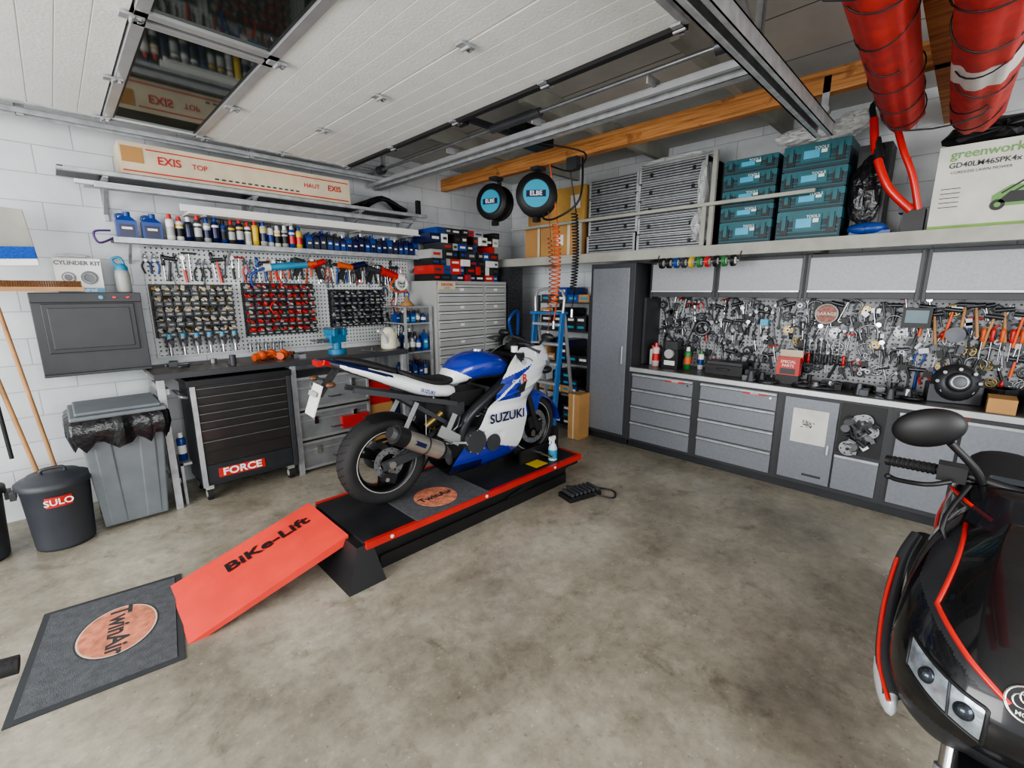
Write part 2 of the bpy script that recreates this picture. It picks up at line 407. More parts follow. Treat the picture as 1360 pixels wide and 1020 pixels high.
for i,(y,z,w,m) in enumerate([(-.44,2.6,.04,M_galv),(-.34,2.54,.05,M_alu),(-.22,2.54,.05,M_galv),(-.4,2.52,.03,M_galv)]):
    b.b2((-4.82+.05*i,y-w/2,z-.03),(-1.85-.1*i,y+w/2,z),m)
for x in(-4.6,-3.6,-2.6,-1.95):
    b.bar((x,-.01,2.35),(x,-.38,2.56),.03,.012,M_galv);b.b2((x-.015,-.02,2.3),(x+.015,-.001,2.6),M_galv);b.b2((x-.015,-.42,2.56),(x+.015,-.001,2.58),M_galv)
b.b2((-1.95,-.44,2.6),(-1.9,-.4,2.75),M_black)
b.done(.002)
b=B('long_carton')
b.b2((-4.5,-.4,2.614),(-2.72,-.1,2.84),M_card2);b.b2((-4.49,-.403,2.635),(-2.74,-.4,2.645),M_red);b.b2((-4.49,-.403,2.70),(-4.36,-.4,2.81),M_card)
b.b2((-4.34,-.403,2.8),(-2.74,-.4,2.808),M_red)
T=LW(0,0,-.404);b.text('EXIS',T@TT(-4.2,2.735),.08,M_red,off=.02);b.text('TOP',T@TT(-4.0,2.73),.055,M_red,off=.01)
b.text('HAUT',T@TT(-3.1,2.73),.055,M_red,off=.01);b.text('EXIS',T@TT(-2.88,2.735),.07,M_red,off=.02)
for i in range(14):b.b2((-3.9+.05*i,-.402,2.66),(-3.87+.05*i,-.4,2.672),M_dk)
b.done(.003)
b=B('white_profiles')
for i in range(5):b.b2((-4.15+.02*i,-.3+.05*i,2.40),(-1.85,-.27+.05*i,2.455),M_wplas)
b.b2((-4.1,-.31,2.385),(-1.8,-.04,2.4),M_wplas)
for x in(-4.0,-3.3,-2.6,-1.95):b.b2((x,-.3,2.37),(x+.03,-.001,2.385),M_galv)
b.done(.004)
b=B('black_plastic_offcuts')
for i in range(7):
    b.tube([(-2.6+R.uniform(0,.2),-.35+.04*i,2.64+.02*R.random()),(-2.3,-.3,2.72+.03*R.random()),(-2.0,-.3+.03*i,2.64+.04*R.random())],.02,M_black,6,None,4)
b.done()

# ------------------------------------------------------------ tools
def wrench(b,T,L,m):
    b.box((0,0,.006),(L*.06,L*.8,.008),m,T);b.torus((0,-L*.45,.006),(0,0,1),L*.06,L*.025,m,12,6,T)
    b.prism([(-.06,-.02),(.06,-.02),(.09,.06),(.06,.12),(.03,.12),(.03,.05),(-.03,.05),(-.03,.12),(-.06,.12),(-.09,.06)],(0,L*.4,.002),(L,0,0),(0,L,0),(0,0,.008),m,T)
def screwd(b,T,L,m):
    b.lathe([(0,0),(.012,.003),(.015,.03),(.011,.06),(.015,L*.4),(.008,L*.43),(0,L*.43)],(0,L*.5,.016),(0,-1,0),m,8,T);b.cyl((0,L*.08,.016),(0,-L*.5,.016),.0035,M_chr,n=6,T=T)
def pliers(b,T,L,m):
    for s in(-1,1):
        b.tube([(s*.008,L*.1,.01),(s*.03,-L*.1,.01),(s*.028,-L*.3,.01),(s*.02,-L*.5,.01)],.008,m,6,T,3)
        b.prism([(0,.0),(s*.02,.03),(s*.014,.1),(s*.003,.17),(0,.17)],(0,L*.1,.004),(1,0,0),(0,L*2,0),(0,0,.012),M_dsteel,T)
    b.cyl((0,L*.12,0),(0,L*.12,.022),.014,M_steel,n=10,T=T)
def hammer(b,T,L,m):
    b.cyl((0,-L*.5,.015),(0,L*.4,.015),.012,m,r2=.009,n=8,T=T);b.cyl((-.05,L*.42,.015),(.05,L*.42,.015),.018,M_dsteel,n=10,T=T)
def disc(b,T,r,m):
    b.torus((0,0,.008),(0,0,1),r*.85,r*.15,m,20,6,T,.4);b.torus((0,0,.008),(0,0,1),r*.35,r*.1,m,14,6,T,.5)
    for i in range(5):
        g=i*2*pi/5;b.bar((r*.3*math.cos(g),r*.3*math.sin(g),.008),(r*.8*math.cos(g),r*.8*math.sin(g),.008),r*.12,.006,m,T)
def solid(b,T,r,m):
    b.cyl((0,0,0),(0,0,.012),r,m,n=20,T=T);b.cyl((0,0,.012),(0,0,.03),r*.5,M_steel,n=16,T=T);b.cyl((0,0,.03),(0,0,.04),r*.2,M_black,n=10,T=T)
    for i in range(6):
        g=i*pi/3;b.cyl((r*.75*math.cos(g),r*.75*math.sin(g),.012),(r*.75*math.cos(g),r*.75*math.sin(g),.016),r*.1,M_black,n=6,T=T)
def tee(b,T,L,m):
    b.cyl((-L*.25,L*.45,.015),(L*.25,L*.45,.015),.008,m,n=8,T=T);b.cyl((0,L*.45,.015),(0,-L*.5,.015),.005,M_chr,n=6,T=T);b.cyl((0,-L*.45,.015),(0,-L*.52,.015),.009,M_chr,n=8,T=T)
def ratchet(b,T,L,m):
    b.cyl((0,-L*.5,.015),(0,L*.0,.015),.011,m,n=8,T=T);b.cyl((0,0,.015),(0,L*.4,.015),.006,M_chr,n=8,T=T);b.cyl((0,L*.45,.0),(0,L*.45,.03),.02,M_chr,n=12,T=T)
def puller(b,T,L,m):
    b.tube([(-L*.3,-L*.3,.015),(-L*.32,L*.2,.02),(0,L*.35,.02),(L*.32,L*.2,.02),(L*.3,-L*.3,.015)],L*.05,m,6,T,3);b.cyl((0,L*.5,.02),(0,-L*.2,.02),L*.045,M_dsteel,n=8,T=T);b.cyl((-L*.12,L*.5,.02),(L*.12,L*.5,.02),L*.04,M_black,n=6,T=T)
def gun(b,T,m,m2=None):
    b.cyl((-.07,.05,.03),(.06,.05,.03),.03,m,r2=.024,n=12,T=T);b.cyl((.06,.05,.03),(.09,.05,.03),.012,M_steel,n=8,T=T)
    b.bar((-.02,.04,.03),(-.04,-.08,.03),.035,.03,m2 or m,T);b.cyl((-.04,-.08,.03),(-.045,-.1,.03),.012,M_chr,n=8,T=T)
GR=[M_red,M_org,M_dk,M_blue,M_black,M_black,M_dk2,M_dk]
T=LW(0,0,-.03)
b=B('hung_hand_tools')
u=-4.4
k=0
while u<-1.95:
    v=1.97+R.uniform(-.04,.02);c=R.choice(GR);t=k%7
    Q=T@TT(u,v,0,R.uniform(-.15,.15))
    L=R.uniform(.17,.24)
    [pliers,pliers,screwd,hammer,wrench,ratchet,tee][t](b,Q,L,c)
    b.cyl((0,L*.3,-.0),(0,L*.3,.05),.003,M_chr,n=5,T=Q)
    u+=R.uniform(.04,.065);k+=1
for i in range(45):
    u=-4.4+R.random()*2.4
    Q=T@TT(u,R.uniform(1.84,1.92),.0,R.uniform(-.3,.3));wrench(b,Q,.12,R.choice([M_steel,M_dsteel]))
for i in range(20):
    Q=T@TT(R.uniform(-2.2,-1.88),R.uniform(1.25,2.0),0,R.uniform(-.3,.3));R.choice([wrench,pliers,tee])(b,Q,.18,R.choice(GR))
b.done()
b=B('power_tools')
for(u,v,m) in[(-3.15,1.98,M_dk),(-2.95,1.98,M_red),(-2.68,1.96,M_org),(-2.5,1.98,M_bnavy),(-2.35,1.93,M_dk)]:
    gun(b,T@TT(u,v,.03,R.uniform(-.4,.4),1.2),m,M_black)
b.cyl((-2.25,-.12,1.98),(-2.05,-.1,1.92),.045,M_red,n=12);b.cyl((-2.05,-.1,1.92),(-1.97,-.1,1.9),.055,M_wplas,n=14);b.torus((-2.0,-.12,1.84),(0,1,0),.07,.016,M_wplas,20,8)
b.tube([(-2.1,-.14,1.9),(-2.2,-.2,1.8),(-2.1,-.2,1.74),(-1.95,-.15,1.76)],.012,M_org,6,None,4)
b.cyl((-3.45,-.1,1.98),(-3.1,-.1,2.02),.035,M_lb,n=14);b.cyl((-3.5,-.1,1.975),(-3.45,-.1,1.98),.038,M_wplas,n=14);b.cyl((-3.1,-.1,2.02),(-3.0,-.1,2.03),.03,M_org,n=14)
b.tube([(-3.5,-.1,1.97),(-3.62,-.08,1.9),(-3.6,-.06,1.75)],.012,M_blue,6,None,5)
b.tube([(-3.4,-.1,1.95),(-3.35,-.09,1.75),(-3.5,-.15,1.6),(-3.42,-.15,1.5)],.008,M_red,6,None,5)
b.done()
b=B('parts_bins')
M_lab=mat('bin_label',(150,150,146),.5)
def bins(x0,x1,z0,z1,nr,nc,cols):
    dw=(x1-x0)/nc;dh=(z1-z0)/nr
    b.b2((x0-.01,-.045,z0-.01),(x1+.01,-.03,z1+.01),M_black)
    for i in range(nr):
        for j in range(nc):
            x=x0+dw*(j+.5);z=z0+dh*i
            b.box((x,-.085,z+dh*.22),(dw*.92,.08,dh*.44),M_dk2);b.box((x,-.05,z+dh*.5),(dw*.9,.01,dh*.9),M_dk2)
            b.box((x,-.08,z+dh*.5),(dw*.8,.06,dh*.12),R.choice(cols),rx=.5)
            for q in range(4):b.box((x+R.uniform(-.3,.3)*dw,-.09,z+dh*(.55+.08*q)),(dw*.4,.04,dh*.18),R.choice(cols),rx=R.random(),ry=R.random())
            b.box((x,-.127,z+dh*.22),(dw*.5,.004,dh*.14),M_lab)
bins(-4.4,-3.8,1.36,1.8,5,9,[M_steel,M_brass,M_steel,M_lg,M_lg,M_card2])
bins(-3.7,-3.04,1.33,1.82,6,9,[M_red,M_red,M_steel,M_lg,M_dk,M_red])
bins(-2.86,-2.22,1.37,1.76,5,9,[M_dk,M_steel,M_lg,M_dk,M_black,M_steel,M_bnavy])
b.done()
b=B('air_impact_tools')
b.b2((-4.4,-.05,1.2),(-3.75,-.03,1.22),M_galv)
for i in range(6):
    u=-4.33+i*.1
    b.cyl((u,-.12,1.36),(u,-.12,1.27),.035,M_steel,r2=.028,n=12);b.cyl((u,-.12,1.27),(u,-.12,1.20),.015,M_chr,n=8);b.cyl((u,-.05,1.34),(u,-.22,1.32),.02,M_dk,n=10);b.cyl((u,-.12,1.36),(u,-.12,1.385),.022,M_lb,n=10)
for i in range(5):
    u=-3.7+i*.07;b.cyl((u,-.03,1.25),(u,-.15,1.25),.012,M_chr,n=8);b.cyl((u,-.1,1.26),(u,-.1,1.17),.014,M_steel,n=8)
b.done()

# ------------------------------------------------------------ cabinet on left wall
b=B('mounted_tool_cabinet')
b.b2((-5.12,-.3,1.13),(-4.5,-.001,1.74),M_dk);b.b2((-5.07,-.312,1.3),(-4.55,-.3,1.66),M_dk2);b.b2((-5.04,-.318,1.33),(-4.58,-.31,1.63),M_dk)
b.b2((-5.12,-.34,1.13),(-4.5,-.3,1.15),M_dk);b.b2((-5.12,-.33,1.67),(-4.5,-.3,1.74),M_dk2)
b.box((-4.58,-.335,1.705),(.025,.012,.018),M_red);b.box((-4.66,-.335,1.705),(.025,.012,.018),M_red);b.cyl((-4.74,-.33,1.705),(-4.74,-.345,1.705),.014,M_lb)
b.done(.006)
b=B('piston_kit_carton');T=LW(-4.83,1.741,-.22)
b.b2((-.13,0,-.16),(.13,.25,.0),M_wplas,T);b.b2((-.131,.2,-.161),(.131,.251,.001),M_wplas,T)
b.b2((-.13,.0,0),(.13,.035,.002),M_lb,T);b.text('CYLINDER KIT',T@TT(0,.215,.003),.04,M_bnavy,off=.03)
b.cyl((-.06,.11,.001),(-.06,.11,.006),.04,M_dsteel,T=T);b.torus((-.06,.11,.006),(0,0,1),.028,.006,M_wplas,16,6,T);b.cyl((.055,.11,.001),(.055,.11,.006),.05,M_dsteel,T=T);b.torus((.055,.11,.006),(0,0,1),.035,.008,M_lg,16,6,T);b.text('airsal',T@TT(.05,.018,.003),.035,M_white,off=.02)
b.ell((-.02,.27,-.08),(.1,.02,.05),M_film,T,jit=.07)
b.done(.003)
b=B('water_flask')
b.lathe([(0,0),(.045,0),(.048,.01),(.048,.14),(.042,.17),(.02,.185)],(-4.58,-.2,1.741),(0,0,1),M_lg,20);b.lathe([(.042,.17),(.04,.2),(.024,.22),(0,.225)],(-4.58,-.2,1.741),(0,0,1),M_lb,20)
b.tube([(-4.61,-.2,1.95),(-4.63,-.2,1.995),(-4.58,-.2,2.01),(-4.56,-.2,1.955)],.01,M_lb,6,None,4);b.done()
b=B('push_broom')
b.box((-5.2,-.37,1.765),(.75,.075,.03),M_wood2)
for i in range(60):
    x=-5.56+.72*i/59;b.box((x,-.37,1.80),(.011,.07,.045),mat('bristles',(95,62,35),.9,0,.3,80))
b.cyl((-5.5,-.37,.02),(-5.5,-.37,1.75),.013,M_wood2)
b.done()
b=B('dustpan_and_brush')
b.prism([(-.17,0),(.17,0),(.14,.34),(-.17,.36)],(-5.2,-.3,1.96),(1,0,0),(0,0,1),(0,.02,0),M_brkt)
b.b2((-5.37,-.33,1.96),(-5.03,-.28,1.98),M_brkt)
b.box((-5.2,-.4,1.94),(.34,.06,.05),M_wplas,ry=-.05);b.box((-5.2,-.4,2.0),(.33,.07,.08),mat('blue_bristles',(36,92,190),.9,0,.3,90,bump=.8),ry=-.05)
b.cyl((-5.25,-.34,1.8),(-5.25,-.32,1.98),.02,M_wplas)
b.done(.004)
b=B('broom')
b.cyl((-5.2,-.42,.03),(-5.42,-.33,1.75),.014,M_wood2);b.cyl((-5.12,-.44,.05),(-5.28,-.33,1.74),.013,M_wood2)
b.cyl((-5.36,-.4,.6),(-5.38,-.37,1.4),.012,M_rub);b.box((-5.18,-.43,.04),(.3,.06,.08),M_wood2)
b.done()

# ------------------------------------------------------------ bins
def drum(name,x,y,lab=True,k=.9):
    b=B(name)
    b.lathe([(0,0),(.17*k,0),(.175*k,.02),(.2*k,.48*k),(.215*k,.49*k),(.215*k,.52*k),(.2*k,.525*k)],(x,y,0),(0,0,1),mat('dark_bin',(58,61,68),.5),32)
    b.lathe([(.222*k,.5*k),(.222*k,.53*k),(.2*k,.545*k),(.16*k,.56*k),(.15*k,.575*k),(0,.58*k)],(x,y,0),(0,0,1),mat('dark_bin_lid',(50,52,58),.5),32)
    b.tube([(x-.06,y,.57*k),(x-.05,y,.61*k),(x+.05,y,.61*k),(x+.06,y,.57*k)],.012,M_dk,8,None,4)
    for s in(-1,1):b.box((x+s*.225*k,y,.46*k),(.03,.1,.05),M_dk)
    if lab:
        a=math.atan2(-5-y,-5-x);vs=[];n=8
        for i in range(n+1):
            g=a-.38+.76*i/n
            vs+=[(x+.199*k*math.cos(g),y+.199*k*math.sin(g),.36*k),(x+.202*k*math.cos(g),y+.202*k*math.sin(g),.44*k)]
        b.add(vs,[(2*i,2*i+2,2*i+3,2*i+1) for i in range(n)],M_red,True)
        X=Matrix.Translation((x+.205*k*math.cos(a),y+.205*k*math.sin(a),.4*k))@Matrix.Rotation(a+pi/2,4,'Z')@Matrix.Rotation(pi/2,4,'X')
        b.text('SULO',X,.06,M_white,off=.02)
    b.done()
drum('dustbin',-5.17,-.66);drum('dustbin',-5.6,-.6,False)
b=B('wheelie_bin')
x,y=-4.77,-.5
b.add([(x+a*.19,y+c*.2,.03) for a,c in((-1,-1),(1,-1),(1,1),(-1,1))]+[(x+a*.24,y+c*.26,.8) for a,c in((-1,-1),(1,-1),(1,1),(-1,1))],[(3,2,1,0),(0,1,5,4),(1,2,6,5),(2,3,7,6),(3,0,4,7)],M_bin)
for s in(-.55,.55):
    b.add([(x+s*.19-.05,y-.205,.05),(x+s*.19+.05,y-.205,.05),(x+s*.23+.05,y-.262,.7),(x+s*.23-.05,y-.262,.7),(x+s*.19-.05,y-.19,.05),(x+s*.19+.05,y-.19,.05),(x+s*.23+.05,y-.24,.7),(x+s*.23-.05,y-.24,.7)],[(0,1,2,3),(0,3,7,4),(1,5,6,2),(3,2,6,7)],M_bin)
r0=[];r1=[];r2=[];r3=[];n=60
for i in range(n):
    g=2*pi*i/n;cx=max(-1,min(1,1.35*math.cos(g)));cy=max(-1,min(1,1.35*math.sin(g)))
    w=R.uniform(0,.03)
    r0.append(Vector((x+cx*.255,y+cy*.275,.885)));r1.append(Vector((x+cx*(.275+w),y+cy*(.29+w),.85)));r2.append(Vector((x+cx*(.275+w*1.3),y+cy*(.295+w*1.3),.77)));r3.append(Vector((x+cx*(.255+w),y+cy*(.28+w),.68+R.uniform(-.04,.04))))
b.loft([r3,r2,r1,r0],M_bag,caps=False)
b.b2((x-.27,y-.29,.87),(x+.27,y+.27,.9),M_bin);b.b2((x-.24,y-.26,.9),(x+.24,y+.24,.925),M_bin);b.b2((x-.2,y+.24,.82),(x+.2,y+.31,.9),M_bin)
b.cyl((x-.2,y+.2,.06),(x-.15,y+.2,.06),.06,M_rub);b.cyl((x+.15,y+.2,.06),(x+.2,y+.2,.06),.06,M_rub)
b.done(.01)

# ------------------------------------------------------------ bench + chest
b=B('workbench')
b.b2((-4.54,-.67,1.09),(-2.3,-.035,1.12),M_bench);b.b2((-4.54,-.675,1.075),(-2.3,-.665,1.125),M_dk)
for x in(-4.5,-3.52,-2.34):
    for y in(-.63,-.08):b.b2((x-.025,y-.025,0),(x+.025,y+.025,1.09),M_galv)
b.b2((-4.5,-.64,.95),(-4.45,-.05,1.0),M_galv);b.b2((-4.5,-.6,.2),(-4.46,-.08,.24),M_galv)
b.bar((-4.48,-.1,.1),(-4.48,-.62,.9),.02,.02,M_galv)
b.done(.003)
b=B('roller_tool_chest');T=LW(-3.95,0,-.68)
b.b2((-.38,.14,-.45),(.38,1.03,0),M_dk2,T);b.b2((-.4,1.0,-.46),(.4,1.05,.02),M_black,T)
M_cd=mat('chest_drawer',(60,57,56),.25,.4)
hs=[.07,.07,.07,.07,.07,.1,.1];v=.985
for h in hs:
    b.b2((-.34,v-h+.006,0),(.34,v-.004,.014),M_cd,T);b.b2((-.34,v-.013,.014),(.34,v-.007,.022),M_steel,T);v-=h
b.b2((-.34,.33,0),(.34,v-.006,.014),M_cd,T);b.b2((-.34,.17,0),(.34,.32,.016),M_dk2,T)
b.b2((-.26,.2,.016),(.1,.28,.02),M_red,T);b.text('FORCE',T@TT(-.08,.24,.022),.085,M_white,off=.03,sx=1.15)
b.b2((-.38,.14,0),(-.345,1.0,.03),M_galv,T);b.b2((.345,.14,0),(.38,1.0,.03),M_dk,T)
for s in(-.33,.33):
    for w in(-.38,-.06):
        b.cyl((s-.02,.055,w),(s+.02,.055,w),.055,M_rub,n=20,T=T);b.cyl((s-.024,.055,w),(s+.024,.055,w),.03,M_lg,n=12,T=T);b.b2((s-.03,.1,w-.04),(s+.03,.14,w+.04),M_alu,T)
b.tube([(-.39,.9,-.38),(-.44,.92,-.38),(-.44,.92,-.08),(-.39,.9,-.08)],.012,M_alu,8,T,3)
b.done(.003)
b=B('blue_spray_can');cans(b,-4.41,-.5,0.36,.24,.032,M_blue,M_white,M_wplas);b.b2((-4.45,-.6,.34),(-4.37,-.3,.36),M_galv);b.b2((-4.45,-.6,0.0),(-4.43,-.3,.36),M_galv);b.done()
b=B('aluminium_crates');T=LW(-3.14,0,-.62)
z=.03
M_crate=mat('crate_sheet',(150,153,156),.4,.5,.25,5)
b.b2((-.3,0,-.4),(.3,.03,-.05),M_dk,T)
for k,h in enumerate([.3,.3,.34]):
    b.b2((-.36,z,-.45),(.36,z+h-.02,0),M_crate,T)
    for a in(-.36,.36):b.b2((a-.012,z,-.01),(a+.012,z+h-.02,.012),M_alu,T)
    for a in(z,z+h-.045):b.b2((-.36,a,-.01),(.36,a+.025,.012),M_alu,T)
    b.b2((-.36,z+h*.62,-.01),(.36,z+h*.65,.008),M_alu,T)
    for a in(-.2,.2):b.b2((a-.02,z+h*.5,0),(a+.02,z+h*.75,.02),M_chr,T)
    b.tube([(-.06,z+h*.3,.01),(-.05,z+h*.3,.035),(.05,z+h*.3,.035),(.06,z+h*.3,.01)],.007,M_dk,6,T)
    z+=h
b.b2((.05,.38,.0),(.34,.5,.04),M_red,T)
b.done(.004)
b=B('red_jerry_can')
jug(b,-2.62,-.5,.55,.32,.26,.16,M_red,M_black,M_red);b.b2((-2.76,-.6,0),(-2.48,-.4,.55),M_card);b.done(.01)
b=B('storage_cartons')
for i in range(6):
    b.box((-2.55+.15*(i%2),-.22,.1+.2*(i//2)),(.3,.3,.19),R.choice([M_black,M_card,M_blue,M_dk]))
b.done(.003)
b=B('bench_vise');T=Tz(-3.0,-.45,1.12,.3)
b.cyl((0,0,0),(0,0,.05),.09,M_skyb,T=T,n=24);b.cyl((0,0,.05),(0,0,.12),.045,M_skyb,T=T);b.box((0,0,.16),(.2,.08,.09),M_skyb,T);b.box((.06,0,.22),(.05,.15,.07),M_skyb,T);b.box((.065,0,.265),(.04,.15,.02),M_steel,T)
b.box((-.06,0,.22),(.05,.15,.07),M_skyb,T);b.box((-.06,0,.265),(.04,.15,.02),M_steel,T);b.cyl((-.08,0,.15),(-.24,0,.15),.018,M_steel,T=T);b.cyl((-.23,-.1,.15),(-.23,.1,.15),.008,M_steel,T=T);b.done(.006)
b=B('orange_work_gloves')
for x,y,r in((-3.7,-.42,.3),(-3.6,-.36,-.4),(-3.52,-.44,.9)):
    T=Tz(x,y,1.121,r);b.ell((0,0,.045),(.05,.042,.045),M_org,T,jit=.07)
    for i in range(4):b.tube([(.03,-.03+.02*i,.045),(.08,-.04+.028*i,.055),(.11,-.045+.03*i,.02)],.010,M_org,6,T,3)
    b.tube([(0,.035,.035),(.03,.07,.035)],.011,M_org,6,T);b.tube([(-.03,0,.04),(-.08,0,.035)],[.034,.035],M_org,10,T)
b.done()
b=B('watering_jug')
b.lathe([(0,0),(.085,0),(.09,.02),(.08,.17),(.055,.22),(.03,.24),(0,.24)],(-2.40,-.45,1.121),(0,0,1),mat('cream_plastic',(222,218,196),.4),24)
b.tube([(-2.46,-.5,1.2),(-2.53,-.56,1.3),(-2.62,-.62,1.34)],[.03,.012],M_wplas,10,None,4);b.tube([(-2.34,-.42,1.33),(-2.27,-.38,1.34),(-2.27,-.38,1.2),(-2.33,-.42,1.17)],.013,M_wplas,8,None,4)
b.cyl((-2.40,-.45,1.35),(-2.40,-.45,1.39),.03,M_dk);b.done()
b=B('bench_clutter')
for i in range(34):
    x=R.uniform(-4.4,-2.3);y=R.uniform(-.55,-.15);t=i%4
    if -3.25<x<-2.75 or x>-2.55 or -3.85<x<-3.4:continue
    if t==0:b.cyl((x,y,1.12),(x,y,1.12+R.uniform(.03,.1)),R.uniform(.015,.03),R.choice([M_steel,M_black,M_dk,M_dsteel]))
    elif t==1:b.box((x,y,1.14),(R.uniform(.05,.12),.06,.04),R.choice([M_dk,M_steel,M_dsteel]),rz=R.uniform(0,3))
    elif t==2:wrench(b,Tz(x,y,1.121,R.uniform(0,3)),.18,M_steel)
    else:screwd(b,Tz(x,y,1.121,R.uniform(0,3)),.2,R.choice(GR))
b.done()
b=B('bottle_rack')
for z in(.72,1.05,1.38):b.b2((-2.24,-.55,z),(-1.9,-.1,z+.015),M_galv)
for x in(-2.24,-1.9):
    for y in(-.55,-.1):b.b2((x-.012,y-.012,0),(x+.012,y+.012,1.58),M_galv)
b.b2((-2.24,-.55,1.57),(-1.9,-.1,1.58),M_galv)
b.done()
b=B('workshop_fluid_bottles')
for z,hm in((.736,.25),(1.066,.25),(1.396,.16)):
    for i in range(4):
        for y in(-.47,-.28):
            h=hm-R.uniform(0,.05)
            if R.random()<.7:jug(b,-2.19+.08*i,y,z,h,.07,.08,R.choice([M_blue,M_bnavy,M_blue,M_dk]),R.choice([M_red,M_wplas,M_black]),R.choice([M_lb,M_bnavy,M_blue]))
            else:cans(b,-2.19+.08*i,y,z,h*.85,.032,R.choice([M_steel,M_dk,M_blue]),M_black,M_wplas)
b.lathe([(0,0),(.09,0),(.05,.05),(.02,.08),(.02,.12),(0,.12)],(-2.08,-.35,1.58),(0,0,1),mat('tan_leather',(150,115,75),.7),16)
b.done()
b=B('drawer_cabinet');T=LW(-1.28,0,-.6)
b.b2((-.57,0.02,-.57),(.57,1.87,0),M_lg,T);b.b2((-.56,0,-.55),(.56,.02,-.02),M_dk,T)
v=1.83
for i in range(16):
    h=.105
    for(a,c) in((-.54,.16),(.19,.54)):
        b.b2((a,v-h+.007,0),(c,v-.004,.012),M_lg,T);b.b2((a+.01,v-.03,.012),(c-.01,v-.012,.022),mat('handle_lip',(205,207,205),.4,.2),T);b.b2((a,v-.006,.0),(c,v+.003,.003),M_dk,T);b.b2((a+.01,v-.038,.012),(c-.01,v-.03,.014),M_dk,T)
        if i%2==0:b.b2(((a+c)/2-.03,v-h+.03,.012),((a+c)/2+.03,v-h+.06,.014),M_wplas,T)
    v-=h
    if v<.15:break
b.b2((-.55,1.77,.022),(-.3,1.86,.026),M_card2,T);b.text('KROON',T@TT(-.425,1.825,.028),.045,M_red,off=.02);b.text('service',T@TT(-.425,1.79,.028),.03,M_dk)
b.done(.003)
b=B('parts_cartons')
z=1.871
for row in range(7):
    h=[.08,.1,.08,.1,.08,.1,.07][row];x=-1.84
    while x<-.85:
        w=R.uniform(.07,.17);w=min(w,-.78-x)
        if w<.04:break
        if row<4 or R.random()<.7:
            m=R.choice([M_red,M_black,M_blue,M_wplas,M_dk,M_black,M_bnavy,M_dk2,M_red,M_black,M_lg])
            y=-.56+R.uniform(0,.06)
            b.b2((x+.003,y,z),(x+w-.003,-.15,z+h-.001),m)
            b.b2((x+w*.2,y-.002,z+h*.35),(x+w*.8,y,z+h*.65),R.choice([M_wplas,M_red,M_dk,M_lg,M_blue]))
        x+=w
    z+=h
b.done(.002)

# ------------------------------------------------------------ corner
b=B('perforated_side_panel');b.b2((-.68,-.62,.0),(-.42,-.58,2.06),mat('tread_plate',(70,72,76),.4,.5,.5,60));b.b2((-.68,-.58,0),(-.66,-.1,2.06),M_dk);b.b2((-.44,-.58,0),(-.42,-.1,2.06),M_dk);b.done()
b=B('corner_shelving')
for z in(.02,.45,.85,1.25,1.6):b.b2((-.5,-1.82,z),(-.02,-1.0,z+.02),M_dk)
for y in(-1.82,-1.0):
    for x in(-.5,-.04):b.b2((x-.015,y-.015,0),(x+.015,y+.015,1.7),M_dk)
b.done()
b=B('shelved_cartons')
for z in(.04,.47,.87,1.27,1.62):
    y=-1.02
    while y>-1.72:
        w=R.uniform(.1,.22);w=min(w,y+1.80);h=R.uniform(.1,.34 if z<1.3 else .2)
        nb=max(1,int(h/.09))
        for q in range(nb):
            m=R.choice([M_black,M_bnavy,M_dk,M_card,M_dk2,M_blue,M_black]);b.b2((-.48,y-.004,z+q*.09),(-.1,y-w+.004,z+q*.09+.09),m);b.b2((-.482,y-w*.2,z+q*.09+.03),(-.48,y-w*.8,z+q*.09+.06),R.choice([M_wplas,M_lb]))
        y-=w
b.done(.002)
b=B('shipping_carton');b.b2((-.78,-1.9,0),(-.57,-1.74,.3),M_card);b.b2((-.78,-1.9,.3),(-.57,-1.74,.55),M_card);b.b2((-.782,-1.83,0),(-.78,-1.81,.55),M_card2);b.done(.003)
b=B('step_ladder')
ml=mat('ladder_blue',(45,105,165),.35)
for y in(-1.26,-1.68):
    b.bar((-1.0,y,0),(-.85,y,1.5),.03,.07,ml,up=(1,0,0));b.bar((-.55,y,0),(-.82,y,1.48),.025,.04,M_alu,up=(1,0,0))
for i in range(6):
    z=.22+.23*i;b.box((-.98+.023*i,-1.47,z),(.1,.42,.03),M_alu)
b.tube([(-.85,-1.26,1.5),(-.84,-1.28,1.75),(-.84,-1.66,1.75),(-.85,-1.68,1.5)],.016,M_alu,8,None,3)
b.box((-.85,-1.47,1.5),(.2,.42,.03),ml);b.done(.003)
b=B('vacuum_cleaner')
b.lathe([(0,0),(.15,0),(.16,.03),(.16,.3),(.13,.38),(.06,.42),(0,.42)],(-1.25,-1.0,.0),(0,0,1),M_dk,24);b.cyl((-1.25,-1.0,.3),(-1.25,-1.0,.33),.165,M_yel)
b.tube([(-1.35,-1.0,.3),(-1.5,-1.1,.5),(-1.3,-1.05,.9),(-1.15,-1.0,.6)],.022,M_black,8,None,6);b.done()
b=B('pedestal_grinder')
b.cyl((-.9,-.9,.04),(-.9,-.9,1.0),.04,M_dk);b.cyl((-.9,-.9,0),(-.9,-.9,.04),.17,M_dk)
b.cyl((-.9,-.82,1.1),(-.9,-.98,1.1),.09,M_lg,n=24)
for s in(-.82+.05,-.98-.05):b.cyl((-.9,s-.02,1.1),(-.9,s+.02,1.1),.1,M_dk2,n=24);b.cyl((-.9,s-.03,1.1),(-.9,s+.03,1.1),.03,M_chr)
b.tube([(-.9,-.9,1.2),(-1.0,-.95,1.4),(-.85,-.95,1.5),(-.8,-.9,1.2)],.02,M_blue,8,None,5)
b.done(.006)

